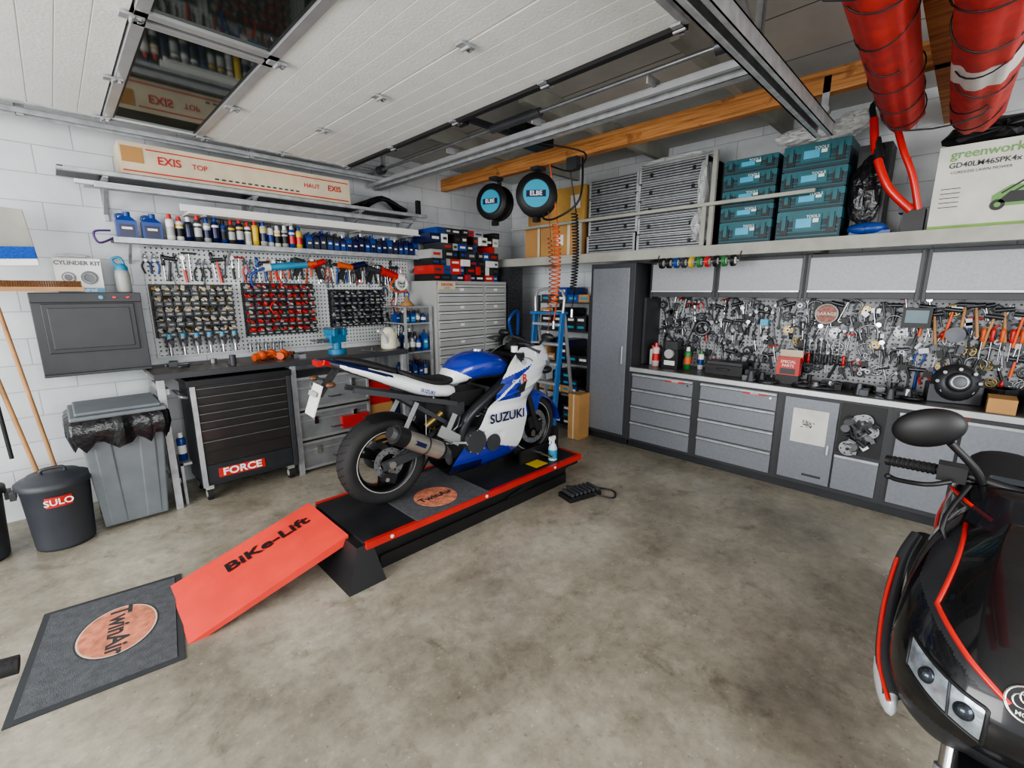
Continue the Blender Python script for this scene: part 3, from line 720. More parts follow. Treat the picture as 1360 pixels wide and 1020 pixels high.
# ------------------------------------------------------------ right wall furniture
YB=[-2.42,-3.18,-3.94,-4.70,-5.46,-6.2]
M_dft=mat('drawer_front',(124,128,135),.42,.3,.07,40,bump=.12,bscale=200)
M_dfu=mat('flap_front',(150,153,157),.45,.2,.08,60,bump=.12,bscale=200)
b=B('tall_locker');T=RW(0,0,-.55)
b.b2((1.85,.08,-.53),(2.42,2.05,-.0),M_dk,T);b.b2((1.87,0,-.5),(2.4,.08,-.03),M_dk2,T)
b.b2((1.89,.12,0),(2.36,2.0,.018),M_dft,T);b.b2((2.31,.95,.018),(2.325,1.15,.04),M_alu,T)
b.done(.004)
b=B('base_cabinets')
for k in range(4):
    a,c=-YB[k],-YB[k+1]
    b.b2((a,.08,-.5),(c,.88,0),M_dk,T);b.b2((a,0,-.5),(c,.08,-.03),M_dk2,T)
    if k<2:
        v=.86
        for h in(.17,.19,.19,.21):
            b.b2((a+.04,v-h+.01,0),(c-.04,v,.018),M_dft,T);b.b2((a+.04,v-.022,.018),(c-.04,v-.004,.034),M_galv,T);b.b2((a+.04,v-.028,.0181),(c-.04,v-.022,.03),M_black,T);v-=h
        b.b2(((a+c)/2+.06,.825,.034),((a+c)/2+.26,.84,.036),M_red,T);b.text('PROFFS',T@TT((a+c)/2+.16,.832,.038),.022,M_white)
        b.cyl((c-.09,.81,.018),(c-.09,.81,.024),.01,M_chr,T=T,n=10)
    elif k==2:
        m=a+.42
        b.b2((a+.03,.12,0),(m,.85,.018),M_dft,T);b.b2((a+.1,.46,.018),(m-.06,.76,.02),mat('poster_paper',(205,205,198),.6),T)
        b.lathe([(0,0),(.03,.0)],(a+.22,.63,.0205),(0,0,1),M_lg,16,T)
        for q in range(14):b.box((a+.17+.012*(q%7)+.02*R.random(),.6+.06*R.random(),.021),(.02,.006,.001),M_dk,T,rz=R.random()*3)
        b.b2((m-.045,.4,.018),(m-.03,.48,.035),M_alu,T);b.b2((m-.2,.17,.018),(m-.06,.19,.02),M_dk,T)
        b.b2((m+.015,.44,-.0),(c-.035,.86,.004),M_black,T)
        b.b2((m+.015,.12,0),(c-.035,.42,.018),M_dft,T);b.b2((m+.015,.4,.018),(c-.035,.42,.034),M_galv,T)
    else:
        for s in range(2):
            a2=a+.04+s*.35;b.b2((a2,.12,0),(a2+.33,.85,.018),M_dft,T);b.b2((a2,.83,.018),(a2+.33,.85,.03),M_galv,T)
        b.text('PROFFS',T@TT((a+c)/2,.865,.008),.022,M_red)
b.done(.003)
b=B('spare_engine_parts')
for i in range(5):
    solid(b,T@TT(R.uniform(4.45,4.6),R.uniform(.5,.78),.005+.01*i,R.random()),R.uniform(.04,.07),R.choice([M_steel,M_eng,M_dsteel]))
for i in range(16):b.box((R.uniform(4.43,4.62),R.uniform(.47,.72),.03),(R.uniform(.03,.08),R.uniform(.03,.07),.05),R.choice([M_steel,M_dsteel,M_eng,M_alu]),T,rz=R.random()*3,rx=R.random())
for i in range(10):b.cyl((R.uniform(4.42,4.6),R.uniform(.47,.75),.02),(R.uniform(4.42,4.6),R.uniform(.5,.75),.07),R.uniform(.015,.035),R.choice([M_steel,M_dsteel]),T=T,n=12)
b.done(.003)
b=B('countertop');b.b2((2.42,.88,-.53),(6.2,.925,.02),M_alu,T);b.b2((2.42,.9255,-.53),(6.2,.93,.0),mat('worktop_steel',(104,102,100),.3,.6,.3,5),T);b.done(.004)
b=B('overhead_cabinets');T2=RW(0,0,-.35)
for k in range(5):
    a,c=[2.49,3.2,3.95,4.72,5.48][k],[3.2,3.95,4.72,5.48,6.2][k]
    b.b2((a,1.69,-.34),(c,2.06,0),M_dk,T2);b.b2((a+.03,1.75,0),(c-.03,2.03,.016),M_dfu,T2);b.b2((a+.03,1.74,.016),(c-.03,1.76,.03),M_alu,T2)
    for s in(a+.02,c-.02):b.b2((s-.012,1.67,0),(s+.012,2.06,.01),M_dk2,T2)
b.done(.003)
b=B('steel_tool_board')
b.b2((2.45,.94,.001),(6.2,1.68,.02),M_pegR,RW(0,0,0));b.b2((2.43,.94,.001),(2.46,1.68,.35),M_dk,RW(0,0,0))
for u in(3.2,3.95,4.72,5.48):b.b2((u-.01,.94,.02),(u+.01,1.68,.024),M_dk,RW(0,0,0))
b.done()
b=B('storage_ledge')
b.b2((-.62,-6.2,2.07),(-.56,-.001,2.17),M_brkt);b.b2((-.56,-6.2,2.13),(-.001,-.001,2.165),M_brkt)
for y in(-.9,-2.45,-4.0,-5.5):b.b2((-.56,y-.03,2.07),(-.001,y+.03,2.13),M_brkt)
b.done(.003)
b=B('upper_storage_rail')
b.b2((-.62,-4.0,2.52),(-.58,-.6,2.55),M_brkt)
for y in(-1.7,-3.12):b.b2((-.6,y-.02,2.17),(-.58,y+.02,2.52),M_brkt)
b.b2((-.58,-3.2,2.17),(-.54,-3.16,3.0),M_brkt)
b.done(.002)
b=B('tape_rolls')
b.cyl((-.66,-2.72,2.02),(-.66,-3.5,2.02),.008,M_chr)
for i,m in enumerate([M_black,M_black,M_blue,M_dk,M_yel,M_grn,M_red,M_black,M_grn,M_black]):
    y=-2.76-.075*i;b.cyl((-.66,y,2.02),(-.66,y-.03,2.02),.05,m,n=20);b.cyl((-.66,y-.031,2.02),(-.66,y-.033,2.02),.03,M_wplas)
for y in(-2.72,-3.5):b.bar((-.66,y,2.02),(-.62,y,2.1),.01,.01,M_chr)
b.done()
TR=RW(0,0,-.02)
b=B('tool_set')
fn=[wrench,pliers,screwd,ratchet,tee,puller,hammer,disc,solid]
for ri,v0 in enumerate([1.6,1.5,1.39,1.28,1.17,1.06]):
    u=2.5+R.random()*.04
    while u<6.05:
        v=v0+R.uniform(-.035,.03);t=R.choice([0,0,1,1,2,3,4,5,5,6,7,8])
        Q=TR@TT(u,v,R.uniform(0,.02),R.uniform(-.35,.35));L=R.uniform(.12,.19)
        hm=R.choice([M_black,M_dk,M_dsteel,M_black,M_dk2,M_red,M_steel] if u<4.7 else [M_black,M_dk,M_dsteel,M_black,M_red,M_org,M_steel,M_blue])
        if t==7:disc(b,Q,R.uniform(.03,.06),R.choice([M_steel,M_dsteel,M_brass,M_dk,M_steel]))
        elif t==8:solid(b,Q,R.uniform(.03,.055),R.choice([M_steel,M_dsteel,M_black,M_brass,M_lg]))
        elif t in(0,5):fn[t](b,Q,L,R.choice([M_steel,M_dsteel,M_dk]))
        else:fn[t](b,Q,L,hm)
        u+=R.uniform(.05,.08)
for i in range(110):
    u=R.uniform(2.55,6.0);v=R.uniform(1.0,1.62)
    b.box((u,v,.02),(R.uniform(.02,.06),R.uniform(.02,.07),.04),R.choice([M_dk,M_black,M_dsteel,M_steel,M_black]),TR,rz=R.random()*3)
for i in range(9):hammer(b,TR@TT(4.75+.075*i,1.5+R.uniform(-.05,.05),.03,R.uniform(-.2,.2)),.26,R.choice([M_org,M_wood2,M_wood2,M_yel]))
for i in range(12):screwd(b,TR@TT(5.1+.05*i,1.36,.04),.24,R.choice([M_red,M_yel,M_org,M_black]))
for i in range(8):screwd(b,TR@TT(3.95+.045*i,1.2,.03,pi),.22,R.choice([M_red,M_dk,M_dk]))
b.b2((3.98,1.44,.0),(4.2,1.66,.02),M_black,TR);b.cyl((4.09,1.55,.02),(4.09,1.55,.05),.085,mat('round_sign',(150,95,80),.5,0,.5,40),n=28,T=TR);b.torus((4.09,1.55,.05),(0,0,1),.085,.008,M_lg,28,6,TR);b.text('GARAGE',TR@TT(4.09,1.55,.053),.04,M_white)
b.b2((4.62,1.46,.0),(4.8,1.62,.1),M_black,TR);b.b2((4.64,1.5,.1),(4.78,1.6,.105),mat('dial_face',(70,100,110),.3),TR)
b.b2((3.55,1.42,.0),(3.62,1.48,.05),M_cyan,TR)
b.cyl((4.95,1.42,.0),(4.95,1.42,.08),.06,M_dsteel,n=20,T=TR)
b.torus((2.98,1.36,.05),(.2,.3,1),.07,.018,M_dsteel,24,8,TR,.5)
b.done()
b=B('counter_bottles')
cans(b,-.33,-2.6,.931,.26,.04,mat('pink_white',(215,185,185),.4),M_red,M_red);cans(b,-.3,-2.95,.931,.24,.035,M_grn,M_wplas,M_org);cans(b,-.25,-2.52,.931,.22,.035,M_wplas,M_red);cans(b,-.2,-3.05,.931,.2,.03,M_wplas,M_grn,M_blue)
b.done()
b=B('parts_washer_pump');T=Tz(-.3,-2.78,.93)
b.box((0,0,.1),(.14,.18,.2),M_black,T);b.box((0,.0,.24),(.1,.14,.1),M_dk,T);b.cyl((-.07,0,.16),(-.1,0,.16),.05,M_lg,T=T);b.tube([(0,0,.28),(-.05,.04,.36),(0,.1,.32),(0,.1,.1)],.012,M_black,8,T,4);b.box((-.072,0,.06),(.004,.12,.05),M_wplas,T);b.done(.006)
b=B('black_tool_case');T=Tz(-.28,-3.35,.93);b.box((0,0,.05),(.2,.36,.1),M_black,T);b.box((0,0,.115),(.18,.34,.03),M_dk,T);b.tube([(-.1,-.06,.06),(-.13,-.05,.06),(-.13,.05,.06),(-.1,.06,.06)],.008,M_dk,6,T);b.box((-.04,-.25,.04),(.1,.1,.08),M_dk,T);b.done(.006)
b=B('red_parts_carton');T=RW(-3.92,.931,-.42);b.b2((-.09,0,-.08),(.09,.24,0),M_red,T);b.b2((-.091,.0,-.081),(.091,.08,.001),M_black,T);b.text('SPECIAL',T@TT(0,.2,.002),.034,M_white,off=.01);b.text('PARTS',T@TT(0,.165,.002),.034,M_white,off=.01);b.b2((-.06,.09,0),(.06,.14,.002),M_dk,T);b.b2((-.09,.24,-.08),(.09,.3,-.076),M_card2,T);b.done(.002)
b=B('engine_components')
for i in range(60):
    u=R.choice([R.uniform(4.05,4.82),R.uniform(3.6,3.8),R.uniform(4.05,4.82)]);x=R.uniform(-.5,-.12);t=i%4;m=R.choice([M_steel,M_eng,M_dsteel,M_black,M_dk])
    if t==0:b.torus((x,-u,.945),(R.uniform(-.1,.1),0,1),R.uniform(.03,.07),.012,m,22,8)
    elif t==1:b.cyl((x,-u,.931),(x,-u,.931+R.uniform(.03,.1)),R.uniform(.015,.04),m,r2=.02,n=14)
    elif t==2:b.box((x,-u,.955),(R.uniform(.05,.12),.06,.05),m,rz=R.random()*3)
    else:b.tube([(x,-u,.94),(x+.05,-u+.06,.96),(x,-u+.12,.94),(x-.07,-u+.05,.945),(x-.02,-u-.03,.94)],.009,m,6,None,5)
b.done(.002)
b=B('engine_case');T=Tz(-.32,-5.0,.93,.2)
b.lathe([(0,0),(.13,0),(.14,.03),(.11,.09),(.07,.1),(.06,.13),(0,.13)],(0,0,.15),(-1,0,.2),M_eng,22,T)
b.box((.02,0,.07),(.16,.3,.14),M_eng,T)
for i in range(8):
    g=i*pi/4;b.cyl((-.08,.115*math.cos(g),.17+.095*math.sin(g)),(-.1,.115*math.cos(g),.17+.095*math.sin(g)),.012,M_chr,T=T,n=8)
b.torus((-.12,0,.175),(-1,0,.2),.045,.012,M_steel,20,8,T);b.done(.008)
b=B('counter_cartons')
b.b2((-.53,-5.32,.93),(-.33,-5.18,1.03),M_card);b.b2((-.53,-5.58,.93),(-.3,-5.38,1.08),M_black);T=RW(-5.47,1.0,-.531);b.text('PARTS',T@TT(0,.03),.04,M_white,off=.01);b.b2((-.06,-.05,0),(.06,-.02,.002),M_wplas,T)
for i in range(14):
    u=5.2+R.random()*.9;x=R.uniform(-.22,-.08);b.box((x,-u,.99),(.1,.1,.12),R.choice([M_dk,M_dsteel,M_black,M_black]),rz=R.random())
b.done(.003)

# ------------------------------------------------------------ on the ledge
b=B('cardboard_boxes');T=RW(0,0,-.5)
b.b2((.75,2.17,-.4),(1.25,2.55,0),M_card,T);b.b2((1.27,2.17,-.4),(1.68,2.57,0.02),M_card,T);b.b2((.8,2.55,-.4),(1.2,2.85,0),M_card,T);b.b2((1.2,2.57,-.4),(1.7,2.95,.02),mat('yellow_cardboard',(190,150,84),.8),T)
for u in(1.0,1.48):b.b2((u-.02,2.17,.021),(u+.02,2.55,.022),M_card2,T)
b.b2((1.3,2.3,.021),(1.4,2.42,.023),M_wplas,T);b.b2((1.5,2.7,.021),(1.64,2.85,.023),M_wplas,T);b.done(.004)
b=B('aluminium_cases')
M_rib=mat('case_rib',(158,161,165),.4,.5,.2,20)
for(a,c,t) in((1.76,2.36,2.97),(2.4,3.08,3.0)):
    z=2.17;n=4 if a<2 else 5;h=(t-z)/n
    for i in range(n):
        o=R.uniform(-.012,.012)
        b.b2((a+o,z+.004,-.4),(c+o,z+h-.004,-.012),M_dk2,T);b.b2((a+o,z+.006,-.39),(c+o,z+h-.006,-.006),M_rib,T)
        nr=6
        for q in range(nr):b.b2((a+o,z+.01+q*(h-.02)/nr,-.02),(c+o,z+.01+(q+.6)*(h-.02)/nr,.006),M_rib,T);b.b2((a+o,z+.01+(q+.6)*(h-.02)/nr,-.02),(c+o,z+.01+(q+1)*(h-.02)/nr,-.004),M_dk2,T)
        for s in(a+o,c+o):b.b2((s-.012,z+.004,-.0),(s+.012,z+h-.004,.012),M_galv,T)
        b.b2((a+.02,z+h-.016,0),(c-.02,z+h-.004,.016),M_alu,T)
        for s in(a+.12,c-.12):b.b2((s-.015,z+.05,.0),(s+.015,z+.09,.016),M_black,T)
        z+=h
b.done(.0015,1)
b=B('plastic_sheet_wrap')
for(u,z,su,sz) in((3.06,2.7,.05,.28),(2.75,3.02,.35,.03),(3.04,2.36,.08,.16)):b.ell((u,z,-.05),(su,sz,.14),M_film,T,jit=.12)
b.done()
b=B('stackable_tool_cases')
for(a,c) in((3.24,3.68),(3.72,4.18)):
    z=2.17;hs=[.2,.13,.14,.14,.12] if a<3.5 else [.24,.15,.16,.2]
    for h in hs:
        b.b2((a,z+.004,-.34),(c,z+h*.62,0),M_teald,T);b.b2((a,z+h*.64,-.34),(c,z+h-.004,0),M_teal,T);b.b2((a+.01,z,-.3),(c-.01,z+h,-.005),M_black,T)
        b.b2((a+.13,z+h*.3,0),(c-.13,z+h*.82,.014),M_teal,T);b.b2((a+.15,z+h*.4,.014),(a+.26,z+h*.7,.016),M_cyan,T)
        b.b2((a+.27,z+h*.55,.014),(a+.31,z+h*.68,.016),M_wplas,T)
        for s in(a+.06,c-.06):b.b2((s-.03,z+h*.2,0),(s+.03,z+h*.7,.012),M_black,T);b.b2((s-.015,z+h*.35,.012),(s+.015,z+h*.85,.02),M_teal,T)
        for q in range(3):b.b2((a+.01,z+h*.12+q*h*.14,0),(c-.01,z+h*.16+q*h*.14,.006),M_teal,T)
        b.text('TOOLS',T@TT((a+c)/2+.04,z+h*.75,.015),.03,M_white)
        z+=h
b.done(.004)
b=B('plastic_bag')
b.ell((3.95,3.0,-.12),(.27,.075,.16),M_film,T,n=26,k=14,jit=.13);b.ell((4.18,3.04,-.08),(.15,.07,.1),M_film,T,n=16,k=10,jit=.15);b.ell((3.75,2.99,-.02),(.12,.05,.1),M_film,T,jit=.15);b.done()
b=B('black_equipment_case')
b.b2((4.22,2.17,-.35),(4.42,2.85,-.1),M_black,T);b.b2((4.24,2.2,-.1),(4.4,2.8,-.09),M_dk2,T);b.ell((4.3,2.5,-.05),(.1,.25,.05),M_bag,T,jit=.1);b.done(.01)
b=B('grass_trimmer')
M_tr=mat('trimmer_red',(200,42,34),.3,coat=.4)
b.tube([(4.3,3.0,.02),(4.35,2.75,.05),(4.45,2.5,.06),(4.6,2.32,.04)],.028,M_tr,10,T,6);b.tube([(4.42,2.98,.02),(4.5,2.75,.05),(4.58,2.55,.05),(4.64,2.32,.04)],.022,M_tr,10,T,6)
b.tube([(4.3,3.0,.02),(4.28,3.1,.0),(4.36,3.12,0),(4.42,2.98,.02)],.02,M_black,8,T,4);b.cyl((4.33,2.85,.03),(4.37,2.7,.055),.034,M_black,T=T)
b.box((4.62,2.25,-.02),(.12,.16,.14),M_black,T);b.box((4.58,2.34,-.02),(.1,.06,.12),M_dk,T);b.done()
b=B('tool_bag');b.ell((4.35,2.22,.0),(.13,.05,.06),M_blue,T,jit=.05);b.b2((4.25,2.17,-.08),(4.5,2.2,.03),M_blue,T);b.done()
b=B('lawn_mower_carton')
m=mat('carton_pale_grey',(196,196,188),.7)
b.b2((4.7,2.17,-.42),(5.5,2.72,0),m,T);b.b2((4.7,2.17,.0),(5.5,2.2,.002),mat('carton_green',(120,160,80),.6),T)
mg=mat('logo_green',(105,150,85),.6)
b.text('greenworks',T@TT(4.95,2.66,.003),.078,mg,off=.012);b.text('GD40LM46SPK4x',T@TT(4.93,2.59,.003),.046,M_dk,off=.015);b.text('CORDLESS LAWN MOWER',T@TT(4.92,2.545,.003),.024,M_dk,off=.0)
b.prism([(0,0),(.24,0),(.3,.06),(.25,.12),(.08,.13),(0,.07)],(5.0,2.3,.002),(1,0,0),(0,1,0),(0,0,.002),mg,T);b.prism([(.02,.02),(.24,.02),(.22,.08),(.08,.09)],(5.0,2.3,.004),(1,0,0),(0,1,0),(0,0,.002),M_black,T)
for u in(5.03,5.25):b.cyl((u,2.31,.003),(u,2.31,.006),.035,M_black,T=T);b.cyl((u,2.31,.006),(u,2.31,.008),.016,mg,T=T)
b.bar((5.04,2.38,.004),(5.2,2.5,.004),.003,.01,M_black,T,up=(0,1,0));b.bar((5.09,2.38,.004),(5.24,2.49,.004),.003,.01,M_black,T,up=(0,1,0))
for i in range(5):b.b2((4.74,2.44-.03*i,.002),(4.84,2.445-.03*i,.003),M_dk,T)
b.done(.004)
b=B('garden_net_roll');b.ell((5.0,2.81,-.2),(.3,.1,.15),M_black,T,n=20,k=10,jit=.12);b.done()

# ------------------------------------------------------------ red tubes under roof
b=B('rolled_sunshade')
mr=mat('red_canvas',(176,44,38),.6,0,.25,10,bump=.5,bscale=14);mw=mat('white_canvas',(205,198,194),.55)
def shade(ax,ay,bx,by,z,r,band):
    a=Vector((ax,ay,z+.02));c=Vector((bx,by,z))
    d=(c-a).normalized();sd=d.cross(Vector((0,0,1))).normalized();up=sd.cross(d)
    rings=[];n=36
    for i in range(41):
        t=i/40;p=a+(c-a)*t;rg=[]
        for q in range(n):
            g=2*pi*q/n;rr=r*(1.05-.12*t)*(1+.06*math.sin(7*g+3*t)+.03*math.sin(11*g+9*t))
            rg.append(p+sd*math.cos(g)*rr+up*math.sin(g)*rr)
        rings.append(rg)
    L=(c-a).length
    b.loft(rings,lambda v:mw if band[0]<(v-a).dot(d)/L<band[1] else mr)
    b.cyl(c-d*.02,c+d*.08,r*.75,mr,r2=r*.4);b.cyl(c+d*.08,c+d*.2,.02,M_dk);b.cyl(c+d*.16,c+d*.2,.045,M_dk)
    for i in range(6):
        q=a+(c-a)*(.5+.09*i);b.torus(q,d+Vector((0,R.uniform(-.7,.7),R.uniform(-.5,.5))),r*1.1,.0035,M_black,24,6)
shade(-4.4,-4.66,-1.0,-4.53,2.85,.105,(.3,.36));shade(-4.2,-4.97,-.75,-4.86,2.84,.125,(.68,.75))
for x in(-1.25,-3.0):b.tube([(x,-4.42,3.0),(x,-4.5,2.72),(x,-4.9,2.70),(x,-5.0,3.0)],.005,M_black,6,None,4)
b.done()

# ------------------------------------------------------------ hose reels
b=B('hose_reel')
for(x,y,z,r,d) in((-1.3,-1.03,2.73,.19,(-.97,-.3,0)),(-1.34,-1.70,2.71,.205,(-.8,-.62,0))):
    d=Vector(d).normalized();c=Vector((x,y,z))
    for s in(-.08,.08):b.lathe([(r*.3,-.008),(r,-.014),(r*1.02,0),(r,.014),(r*.3,.008)],c+d*s,d,M_black,36)
    b.cyl(c-d*.08,c+d*.08,r*.6,M_dk,n=28)
    for q in range(4):b.torus(c+d*(-.05+.033*q),d,r*.82,.018,M_black,32,6)
    b.cyl(c+d*.085,c+d*.105,r*.7,M_black,n=28);b.cyl(c+d*.105,c+d*.112,r*.64,mat('reel_cyan',(44,150,180),.4,0,.02),n=32)
    sd=Vector((0,0,1)).cross(d)
    X=Matrix((sd,Vector((0,0,1)),d)).transposed().to_4x4();X.translation=c+d*.115
    b.box((0,0,0),(r*.95,r*.3,.004),M_bnavy,X);b.text('ELBE',X@TT(0,0,.003),r*.3,M_white,off=.02)
    b.bar(c-d*.1,c-d*.1+Vector((0,0,.28)),.05,.012,M_dk,up=tuple(d));b.b2((x-.05,y-.05,z+.24),(x+.08,y+.05,z+.272),M_dk)
    b.box(c+Vector((0,0,-r-.03)),(.06,.06,.05),M_black)
b.done()
def coil(name,x,y,z0,z1,r,turns,m,tr=.007,k=12):
    b=B(name);p=[]
    n=turns*k
    for i in range(n+1):
        t=i/n;g=2*pi*turns*t;p.append((x+r*math.cos(g)+.04*math.sin(3*t),y+r*math.sin(g),z0+(z1-z0)*t))
    p=[(x-.03,y+.06,2.98)]+p+[(x,y,z1-.18)]
    b.tube(p,tr,m,6);b.cyl((x,y,z1-.18),(x,y,z1-.26),.015,M_chr,n=8);b.done()
coil('coiled_air_hose',-1.3,-1.92,2.42,1.62,.036,19,M_org,.007);coil('coiled_air_hose',-1.28,-2.14,2.5,1.75,.03,26,M_black,.007)
coil('coiled_air_hose',-1.25,-1.80,2.3,1.5,.022,18,mat('hose_brown',(150,75,48),.5),.005)
b=B('overhead_hose');b.tube([(-1.25,-2.2,2.99),(-1.35,-2.25,2.6),(-1.4,-2.0,2.45),(-1.3,-1.75,2.5),(-1.3,-1.9,2.62)],.01,M_black,8,None,6);b.tube([(-1.25,-1.8,2.99),(-1.4,-2.2,2.85),(-1.5,-2.4,2.95),(-1.9,-2.05,3.03)],.008,M_black,8,None,6);b.box((-1.33,-2.15,2.93),(.06,.12,.12),M_dk);b.done()

# ------------------------------------------------------------ lift, ramp, mat
b=B('motorcycle_lift')
x0,x1,y0,y1=-3.87,-1.73,-2.63,-1.86
M_deck=mat('lift_deck',(38,39,42),.5,.2,.4,4)
b.b2((x0,y0+.02,.235),(x1,y1-.02,.255),M_deck);b.b2((x0,y0,.215),(x1,y0+.03,.26),M_red);b.b2((x0,y1-.03,.215),(x1,y1,.26),M_red);b.b2((x1,y0,.215),(x1+.02,y1,.26),M_red)
b.b2((x0,y0+.03,.17),(x1,y0+.05,.235),M_black);b.b2((x0,y1-.05,.17),(x1,y1-.03,.235),M_black)
b.b2((x0+.03,y0+.09,.0),(x1-.1,y0+.1,.235),M_black)
for y in(-2.52,-1.98):b.b2((-3.75,y-.04,0),(-1.85,y+.04,.09),M_black);b.bar((-3.6,y+.02,.08),(-2.6,y+.02,.2),.03,.05,M_black);b.bar((-2.6,y-.02,.08),(-1.95,y-.02,.2),.03,.05,M_black)
b.b2((-2.3,-2.55,0),(-2.2,-1.95,.1),M_black);b.cyl((-3.2,-2.24,.12),(-2.4,-2.24,.16),.04,M_dk)
b.add([(-4.02,-2.68,0),(-3.78,-2.68,0),(-3.78,-1.82,0),(-4.02,-1.82,0),(-3.92,-2.6,.235),(-3.82,-2.6,.235),(-3.82,-1.9,.235),(-3.92,-1.9,.235)],[(0,3,2,1),(4,5,6,7),(0,1,5,4),(1,2,6,5),(2,3,7,6),(3,0,4,7)],M_black)
for x in(-3.7,-2.9,-2.1):b.cyl((x,y0-.002,.24),(x,y0-.006,.24),.012,M_white,n=10)
b.b2((-2.25,-2.55,.255),(-2.1,-2.42,.257),M_yel)
b.b2((-3.5,-2.62,.256),(-2.86,-1.95,.262),M_mat);b.cyl((-3.2,-2.4,.262),(-3.2,-2.4,.264),.16,M_disc,n=36);X=Matrix(((1,0,0,-3.2),(0,1,0,-2.4),(0,0,1,.265),(0,0,0,1)));b.text('TwinAir',X,.085,M_dk,off=.03)
for y in(-2.2,-2.4):b.b2((-2.3,y-.012,.255),(-1.9,y+.012,.38),M_black)
b.b2((-1.86,-2.42,.255),(-1.8,-2.18,.5),M_black);b.cyl((-2.1,-2.41,.33),(-2.1,-2.6,.33),.012,M_chr)
b.done(.003)
b=B('loading_ramp')
ry0,ry1=-2.45,-1.83
b.add([(-4.76,ry0,.0),(-4.76,ry1,.0),(-3.9,ry1,.25),(-3.9,ry0,.25),(-4.76,ry0,.004),(-4.76,ry1,.004),(-3.9,ry1,.256),(-3.9,ry0,.256)],[(0,3,2,1),(4,5,6,7),(0,1,5,4),(1,2,6,5),(2,3,7,6),(3,0,4,7)],M_ramp)
b.add([(-4.76,ry0,.0),(-3.9,ry0,.25),(-3.9,ry0,.2),(-4.68,ry0,0),(-4.76,ry0+.01,.0),(-3.9,ry0+.01,.25),(-3.9,ry0+.01,.2),(-4.68,ry0+.01,0)],[(0,1,2,3),(4,7,6,5),(3,2,6,7)],M_ramp)
sl=math.atan2(.252,.86)
X=Matrix.Translation((-4.24,-2.02,.161))@Matrix.Rotation(-sl,4,'Y')
b.text('BiKe-Lift',X,.135,M_black,.001,off=.025,sx=1.1);b.done()
MM=Matrix.Translation((-5.035,-2.09,0))@Matrix.Rotation(math.radians(-8),4,'Z')
b=B('entrance_mat',MM)
b.b2((-.305,-.42,0),(.305,.42,.006),M_mate);b.b2((-.275,-.39,.006),(.275,.39,.009),M_mat)
def oval(r1,r2,z,m):
    b.add([(.03+r2*math.cos(2*pi*i/40),.02+r1*math.sin(2*pi*i/40),z) for i in range(40)],[tuple(range(40))],m)
oval(.222,.172,.0096,M_mate);oval(.214,.164,.0100,mat('logo_cream',(205,185,165),.8));oval(.206,.156,.0104,M_disc)
X=Matrix(((0,1,0,.03),(-1,0,0,.02),(0,0,1,.0095),(0,0,0,1)))
b.text('TwinAir',X,.125,M_mate,.0015,off=.03)
b.done()
b=B('foot_pedal_control')
T=Tz(-1.98,-2.82,0,-.25);b.box((0,0,.02),(.34,.17,.04),M_black,T)
for i in range(7):b.box((-.13+.045*i,0,.055),(.025,.15,.03),M_dk,T,ry=.3)
b.tube([(.1,-.08,.02),(.2,-.2,.01),(.3,-.1,.01),(.2,.05,.01),(.0,.2,.01)],.008,M_black,6,T,5);b.done(.004)
b=B('spray_bottle')
c=(-2.0,-2.52,.256);b.lathe([(0,0),(.038,0),(.04,.01),(.04,.11),(.03,.14),(.014,.165),(.014,.18)],c,(0,0,1),mat('spray_bottle_body',(190,212,226),.3),20);b.lathe([(.041,.02),(.041,.1)],c,(0,0,1),M_lb,20)
b.box((c[0]-.01,c[1],c[2]+.205),(.07,.025,.035),M_wplas);b.box((c[0]-.035,c[1],c[2]+.18),(.01,.015,.05),M_wplas,ry=.4);b.cyl((c[0],c[1],c[2]+.17),(c[0],c[1],c[2]+.19),.017,M_wplas);b.done(.002)

# ------------------------------------------------------------ motorcycle
ang=math.atan2(-.1,1.41)
MB=Matrix.Translation((-3.50,-2.2,.262))@Matrix.Rotation(ang,4,'Z')
b=B('sport_motorcycle',MB)
def wheel(b,x,z,Ro,w,rim):
    c=(x,0,z);t=w/2
    prof=[(rim,-t*.85),(rim+.03,-t*.98),(Ro*.88,-t),(Ro*.955,-t*.72),(Ro*.985,-t*.38),(Ro,0),(Ro*.985,t*.38),(Ro*.955,t*.72),(Ro*.88,t),(rim+.03,t*.98),(rim,t*.85)]
    b.lathe(prof,c,(0,1,0),M_rub,48)
    b.lathe([(rim+.004,-t*.85),(rim-.012,-t*.85),(rim-.03,-t*.4),(rim-.03,t*.4),(rim-.012,t*.85),(rim+.004,t*.85)],c,(0,1,0),M_rim,40)
    b.lathe([(rim+.002,-t*.87),(rim-.004,-t*.88)],c,(0,1,0),M_lg,40)
    b.cyl((x,-t*.8,z),(x,t*.8,z),.045,M_rim,n=20)
    for i in range(3):
        for o in(-.14,.14):
            g=i*2*pi/3+.5
            b.bar((x+.04*math.cos(g+o*2),0,z+.04*math.sin(g+o*2)),(x+(rim-.02)*math.cos(g+o),0,z+(rim-.02)*math.sin(g+o)),.03,.028,M_rim,up=(0,1,0))
    for i in range(36):
        g=2*pi*i/36
        for s in(-1,1):
            p=[]
            for q,(rr,yy) in enumerate(((Ro*1.0005,.012),(Ro*.989,t*.38),(Ro*.96,t*.68))):
                gg=g+q*.05*s;p.append((x+rr*math.cos(gg),s*yy,z+rr*math.sin(gg)))
            b.tube(p,.0022,M_black,4,cap=False)
wheel(b,0,.32,.32,.19,.222);wheel(b,1.41,.30,.30,.12,.222)
